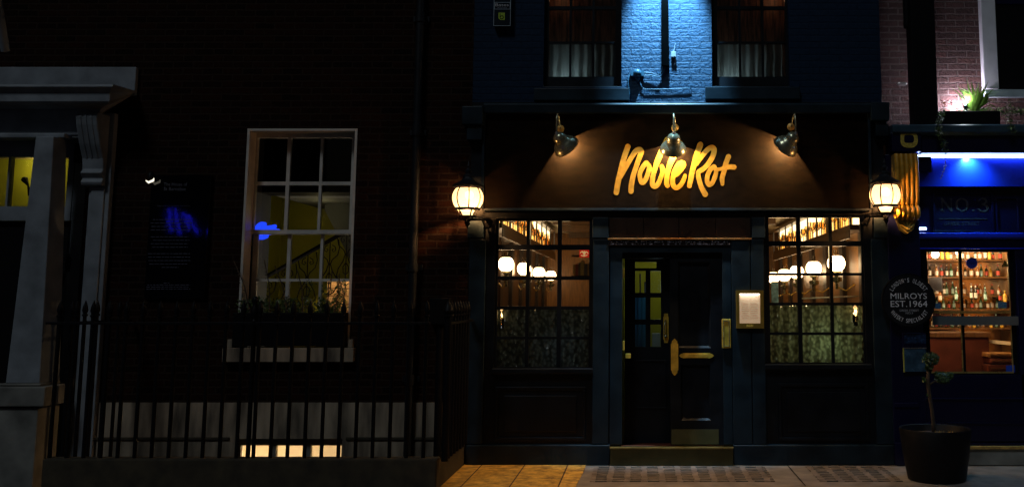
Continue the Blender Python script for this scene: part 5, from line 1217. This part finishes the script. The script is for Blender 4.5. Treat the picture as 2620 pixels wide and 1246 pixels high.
tag(MB().box(x0_-.1, x1_+.1, .72, .92, z0_-.02, z0_+.0).build('glass_shelf', M['clear_tube']), 'glass shelf close behind the whisky shop window', 'shelf')
# window lamps
for k, (a, b_, r_, e_, lab) in enumerate(((2393, 651, .045, 8, 'left glowing bulb hanging at the top of the shop window'), (2451, 645, .03, 8, 'right glowing bulb hanging at the top of the shop window'))):
    x, z = PT(a, b_, .4); th = thing('pendant_bulb', (x, .4, z), lab, 'bulb')
    MB().sphere((x, .4, z), r_, 16).build('bulb', em('shop_bulb', (1, .66, .36), 14), th, smooth='all')
    MB().tube([(x, .4, z+r_), (x, .4, z+r_+.05), (x, .4, 2.94)], [.012, .008, .003], 8).build('flex', M['black'], th)
    lamp('POINT', (x, .32, z), e_*2, (1, .62, .3), .05, th)
lamp('POINT', ((a0+a1)/2+.2, 1.1, 2.8), 95, (1, .80, .55), .15, si)
lamp('POINT', ((a0+a1)/2, .5, 2.1), 15, (1, .80, .55), .12, si)
# stickers on the glass
Yg = Ys-.002
def disc(cx, cz, Y, r, m=None, n=32): return (m or MB()).add([(cx+math.cos(2*math.pi*i/n)*r, Y, cz+math.sin(2*math.pi*i/n)*r) for i in range(n)], [tuple(range(n))])
cx, cz = PT(2486.5, 673, Yg); st_ = thing('open_sticker', (cx, Yg, cz), 'round blue Open sticker on the shop glass', 'sticker')
disc(cx, cz, Yg, .062).build('disc', pm('blue_sticker', (.01, .03, .35), .5, bump=0), st_); ptext('Open', 2486.5, 673, Yg-.001, 22, 10).build('lettering', M['blue_dark'], st_)
cx, cz = PT(2571.5, 675, Yg); st_ = thing('warning_sticker', (cx, Yg, cz), 'black and yellow warning triangle sticker on the shop glass', 'sticker')
MB().add([(cx-.042, Yg, cz-.033), (cx+.042, Yg, cz-.033), (cx, Yg, cz+.038)], [(0, 1, 2)]).build('triangle', M['black'], st_)
MB().add([(cx-.029, Yg-.001, cz-.026), (cx+.029, Yg-.001, cz-.026), (cx, Yg-.001, cz+.024)], [(0, 1, 2)]).build('yellow_face', pm('yellow_film', (.35, .25, .04), .5, bump=0), st_)
MB().add([(cx-.006, Yg-.002, cz-.018), (cx+.008, Yg-.002, cz-.014), (cx+.002, Yg-.002, cz+.01), (cx-.01, Yg-.002, cz-.004)], [(0, 1, 2, 3)]).build('symbol', M['black'], st_)
sbm = pm('blue_white_sticker', (.05, .16, .32), .5, var=.7, vs=60, bump=0)
for (a, b_, c, d, mt, lab) in ((2391, 775, 2407, 790, sbm, 'pale blue sticker low on the left shop pane'), (2553, 772, 2576, 788, sbm, 'pale blue sticker low on the right shop pane'), (2577, 769, 2588, 787, pm('dark_red_sticker', (.06, .01, .02), .5, bump=0), 'dark red sticker at the lower right of the shop pane'), (2574, 934, 2597, 952, pm('bright_blue_sticker', (.01, .06, .5), .5, bump=0), 'bright blue sticker in the bottom right corner of the shop window')):
    tag(MB().pbox(a, b_, c, d, Yg-.001, Yg).build('sticker', mt), lab, 'sticker')
x0_, x1_, z0_, z1_ = RC(2377, 710, 2412, 745, Ys+.03)
tag(MB().box(x0_, x1_, Ys+.045, Ys+.05, z0_, z1_).build('price_notice', pm('white_notice', (.5, .5, .55), .6, bump=0)), 'white paper notice in the left shop pane beside the round sign', 'notice')
# round hanging sign
Yc = -.16; cx, cz = PT(2324, 768.5, Yc); k = (D+Yc)/F_PX
rs_ = thing('round_sign', (cx, Yc, cz), "round black sign reading London's Oldest Milroys Est.1964 Whisky Specialist", 'sign')
MB().lathe([(-.02, .001), (-.02, 65.5*k), (.02, 65.5*k), (.02, .001)], (cx, Yc, cz), (0, -1, 0), 56).build('disc', pm('black_sign_face', (.004, .004, .006), .5, bump=.05), rs_, smooth=True)
MB().lathe([(-.024, 65.6*k), (-.024, 67.5*k), (.024, 67.5*k), (.024, 65.6*k)], (cx, Yc, cz), (0, -1, 0), 56).build('rim', M['black_metal'], rs_, smooth=True)
q = MB(); yt = Yc-.0215
def tx(s_, v, w_, h_): text_mb(s_, cx, cz-v*k, yt, w_*k, h_*k, q)
tx('MILROYS', -11, 92, 14.5); tx('EST.1964', 8.5, 93, 15.5); 
def arc(txt, r_, a0, a1, top, h_):
    n_ = len(txt)
    for i, ch in enumerate(txt):
        if ch == ' ': continue
        a = a0+(a1-a0)*i/(n_-1); x = cx+math.cos(a)*r_*k; z = cz+math.sin(a)*r_*k; rot = a-math.pi/2 if top else a+math.pi/2
        hh_ = h_*k*(.3 if ch == "'" else 1); ww = {'I': 1.6, "'": 1.4}.get(ch, 5.0)*k
        if ch == "'": x += math.cos(a)*2.6*k; z += math.sin(a)*2.6*k
        text_mb(ch, x, z, yt, ww, hh_, q, rot)
arc("LONDON'S OLDEST", 51, rad(147), rad(33), True, 10.5)
arc("WHISKY SPECIALIST", 51, rad(214), rad(326), False, 10.5)
q.build('lettering', M['sign_white'], rs_)
q = MB(); tx('GREEK STREET', 25, 49, 5); tx('NO.3', 31.5, 18, 5); q.build('small_lettering', M['white_text'], rs_)
MB().tube([(cx, Yc+.02, cz+.1), (cx, -.05, cz+.1)], .015, 8).tube([(cx, Yc+.02, cz-.1), (cx, -.05, cz-.1)], .015, 8).build('fixing', M['black_metal'], rs_)
# notice case under it
x0_, x1_, z0_, z1_ = RC(2311, 852, 2371, 952, -.1)
nc = thing('notice_case', ((x0_+x1_)/2, -.08, z0_), 'dark blue notice case on the pilaster under the round sign', 'notice case')
MB().box(x0_, x1_, -.1, -.0605, z0_, z1_).build('case', M['blue_dark'], nc, bevel=.004)
q = MB(); a_, b__, c_, d_ = RC(2314, 892, 2369, 950, -.101); q.box(a_, b__, -.104, -.101, c_, d_); q.build('glass_face', pm('bluish_notice', (.035, .08, .13), .25, var=.5, vs=12, bump=0), nc)
q = MB(); a_, b__, c_, d_ = RC(2314, 855, 2369, 878, -.101); q.box(a_, b__, -.103, -.101, c_, d_); q.build('screen', pm('dark_blue_card', (.01, .03, .08), .25, var=.8, vs=30, bump=0), nc)
q = MB().pbox(2311, 890, 2314, 952, -.108, -.101); q.build('edge_strip', pm('yellow_green_edge', (.35, .38, .05), .5, bump=0), nc)
q = MB().pbox(2311, 889, 2371, 891.5, -.11, -.1045); q.build('top_strip', M['steel'], nc)

# planter, plants, ivy, uplight over the shop
Yp_ = -.05
x0_, x1_, z0_, z1_ = RC(2404, 284, 2560, 317, Yp_)
pt_ = thing('ledge_planter', ((x0_+x1_)/2, .05, z0_), 'dark trough planter with a spiky grass on the shop ledge', 'planter')
MB().box(x0_, x1_, Yp_, .14, zl+.02, z1_).build('trough', M['black'], pt_, bevel=.008)
rp = random.Random(31); q = MB()
cx, cz = PT(2494, 284, .02)
blades = [(2474, 200), (2505, 208), (2498, 222), (2512, 214), (2522, 215), (2540, 228), (2556, 240), (2545, 238), (2530, 232), (2450, 232), (2430, 220), (2440, 226), (2480, 235), (2560, 262), (2562, 300), (2470, 240), (2488, 218), (2533, 246), (2520, 236), (2558, 250), (2504, 262), (2436, 250), (2445, 214), (2460, 226), (2484, 206), (2530, 206), (2548, 222), (2570, 270), (2568, 288), (2515, 236), (2476, 224)]
for a, b_ in blades:
    T = Vector(px(a, b_, rp.uniform(-.12, .12))); A_ = Vector((cx+rp.uniform(-.03, .03), .03, cz-.02)); m_ = A_.lerp(T, .55)+Vector((0, 0, .03 if b_ < 225 else .09)); w_ = .013
    s1 = Vector((w_, .003, 0))
    q.add([A_-s1, A_+s1, m_+s1, m_-s1, T], [(0, 1, 2, 3), (3, 2, 4)])
q.build('grass_blades', M['leaf_bright'], pt_)
q = MB(); 
for k in range(16): leaves(q, (rp.uniform(x0_, x1_+.3), .04, z1_+rp.uniform(-.02, .03)), (.06, .06, .04), 18, .02, rp)
q.build('foliage', M['leaf'], pt_)
q = MB(); leaves(q, px(2414, 266, .0), (.04, .03, .04), 30, .02, rp); leaves(q, px(2430, 262, .0), (.04, .03, .03), 14, .018, rp); q.build('russet_leaves', M['leaf_red'], pt_)
def ivy(pts, lab, n_=70, spread=.035, sz=.014):
    th = thing('ivy_trail', pts[0], lab, 'ivy'); q = MB().tube(pts, .003, 5); q.build('stem', M['bark'], th); q = MB(); P = [Vector(p) for p in pts]
    for k in range(n_):
        t = rp.random()*(len(P)-1); i = int(t); c = P[i].lerp(P[i+1], t-i); leaves(q, c, (spread, .02, spread), 2, sz, rp)
    q.build('leaf_cluster', M['leaf'], th)
ivy([px(2412, 285, -.24), px(2403, 310, -.26), px(2400, 335, -.27), px(2414, 360, -.27), px(2418, 385, -.26)], 'thick ivy trail hanging over the left end of the blue shop cornice', 150, .045, .016)
ivy([px(2418, 385, -.26), px(2420, 410, -.24), px(2418, 430, -.22), px(2406, 458, -.2)], 'thin bare end of the ivy trail in front of the lit blue fascia', 26, .018, .011)
ivy([px(2585, 262, -.2), px(2580, 290, -.24), px(2586, 320, -.26), px(2592, 338, -.26)], 'ivy trail hanging near the right edge of the shop cornice', 80, .05, .016)
ux, uz = PT(2463, 270, .17)
ul = thing('planter_uplight', (ux, .15, uz), 'dazzling blue white uplight among the plants on the shop ledge', 'spotlight')
MB().sphere((ux, .05, uz), .028, 14).build('lens', em('uplight_lens', (.6, .8, 1), 30), ul)
MB().lathe([(-.09, .02), (-.04, .035), (-.025, .03)], (ux, .05, uz), n=12).build('body', M['black_metal'], ul)
lamp('POINT', (ux, .29, uz+.03), 30, (.95, .82, 1), .03, ul); lamp('POINT', (ux+.0, -.04, uz+.03), 5, (.8, .9, 1), .02, ul)

# potted topiary
Yt = -.86; cx, czr = PT(2392, 1096, Yt)
R_ = 87*(D+Yt)/F_PX
po = thing('potted_tree', (cx, Yt, 0), 'small cloud pruned tree in a big black pot before the blue shop', 'potted tree')
zr_ = czr
MB().lathe([(0, .001), (0, R_*.80), (zr_*.5, R_*.92), (zr_, R_), (zr_+.008, R_-.005), (zr_, R_-.022), (zr_-.07, R_-.05)], (cx, Yt, 0), n=56).build('pot', M['pot'], po, smooth=True)
MB().lathe([(zr_-.06, R_-.045), (zr_-.05, .001)], (cx, Yt, 0), n=30).build('soil', M['soil'], po, smooth=True)
rq = random.Random(5); q = MB(); leaves(q, (cx+.0, Yt-.22, zr_-.02), (.14, .05, .03), 120, .013, rq); q.build('leaf_litter', M['straw'], po)
tp = [px(2390, 1112, Yt), px(2388, 1080, Yt), px(2384, 1045, Yt), px(2378, 1010, Yt), px(2374, 975, Yt), px(2376, 940, Yt)]
MB().tube(tp, [.022, .02, .018, .019, .02, .014], 10).tube([px(2375, 985, Yt), px(2392, 975, Yt), px(2404, 966, Yt)], [.012, .01, .008], 8).build('trunk', M['bark'], po, smooth='all')
for (a, b_, r_, n_) in ((2381, 918, .085, 420), (2378, 940, .045, 120), (2412, 966, .075, 320), (2428, 960, .045, 110), (2364, 972, .03, 60), (2400, 958, .04, 90), (2376, 1010, .018, 30)):
    q = MB(); leaves(q, px(a, b_, Yt), (r_, r_, r_*.8), n_, .017, rq); q.build('leaf_cloud', M['leaf'], po)
print('objects', len(bpy.data.objects))
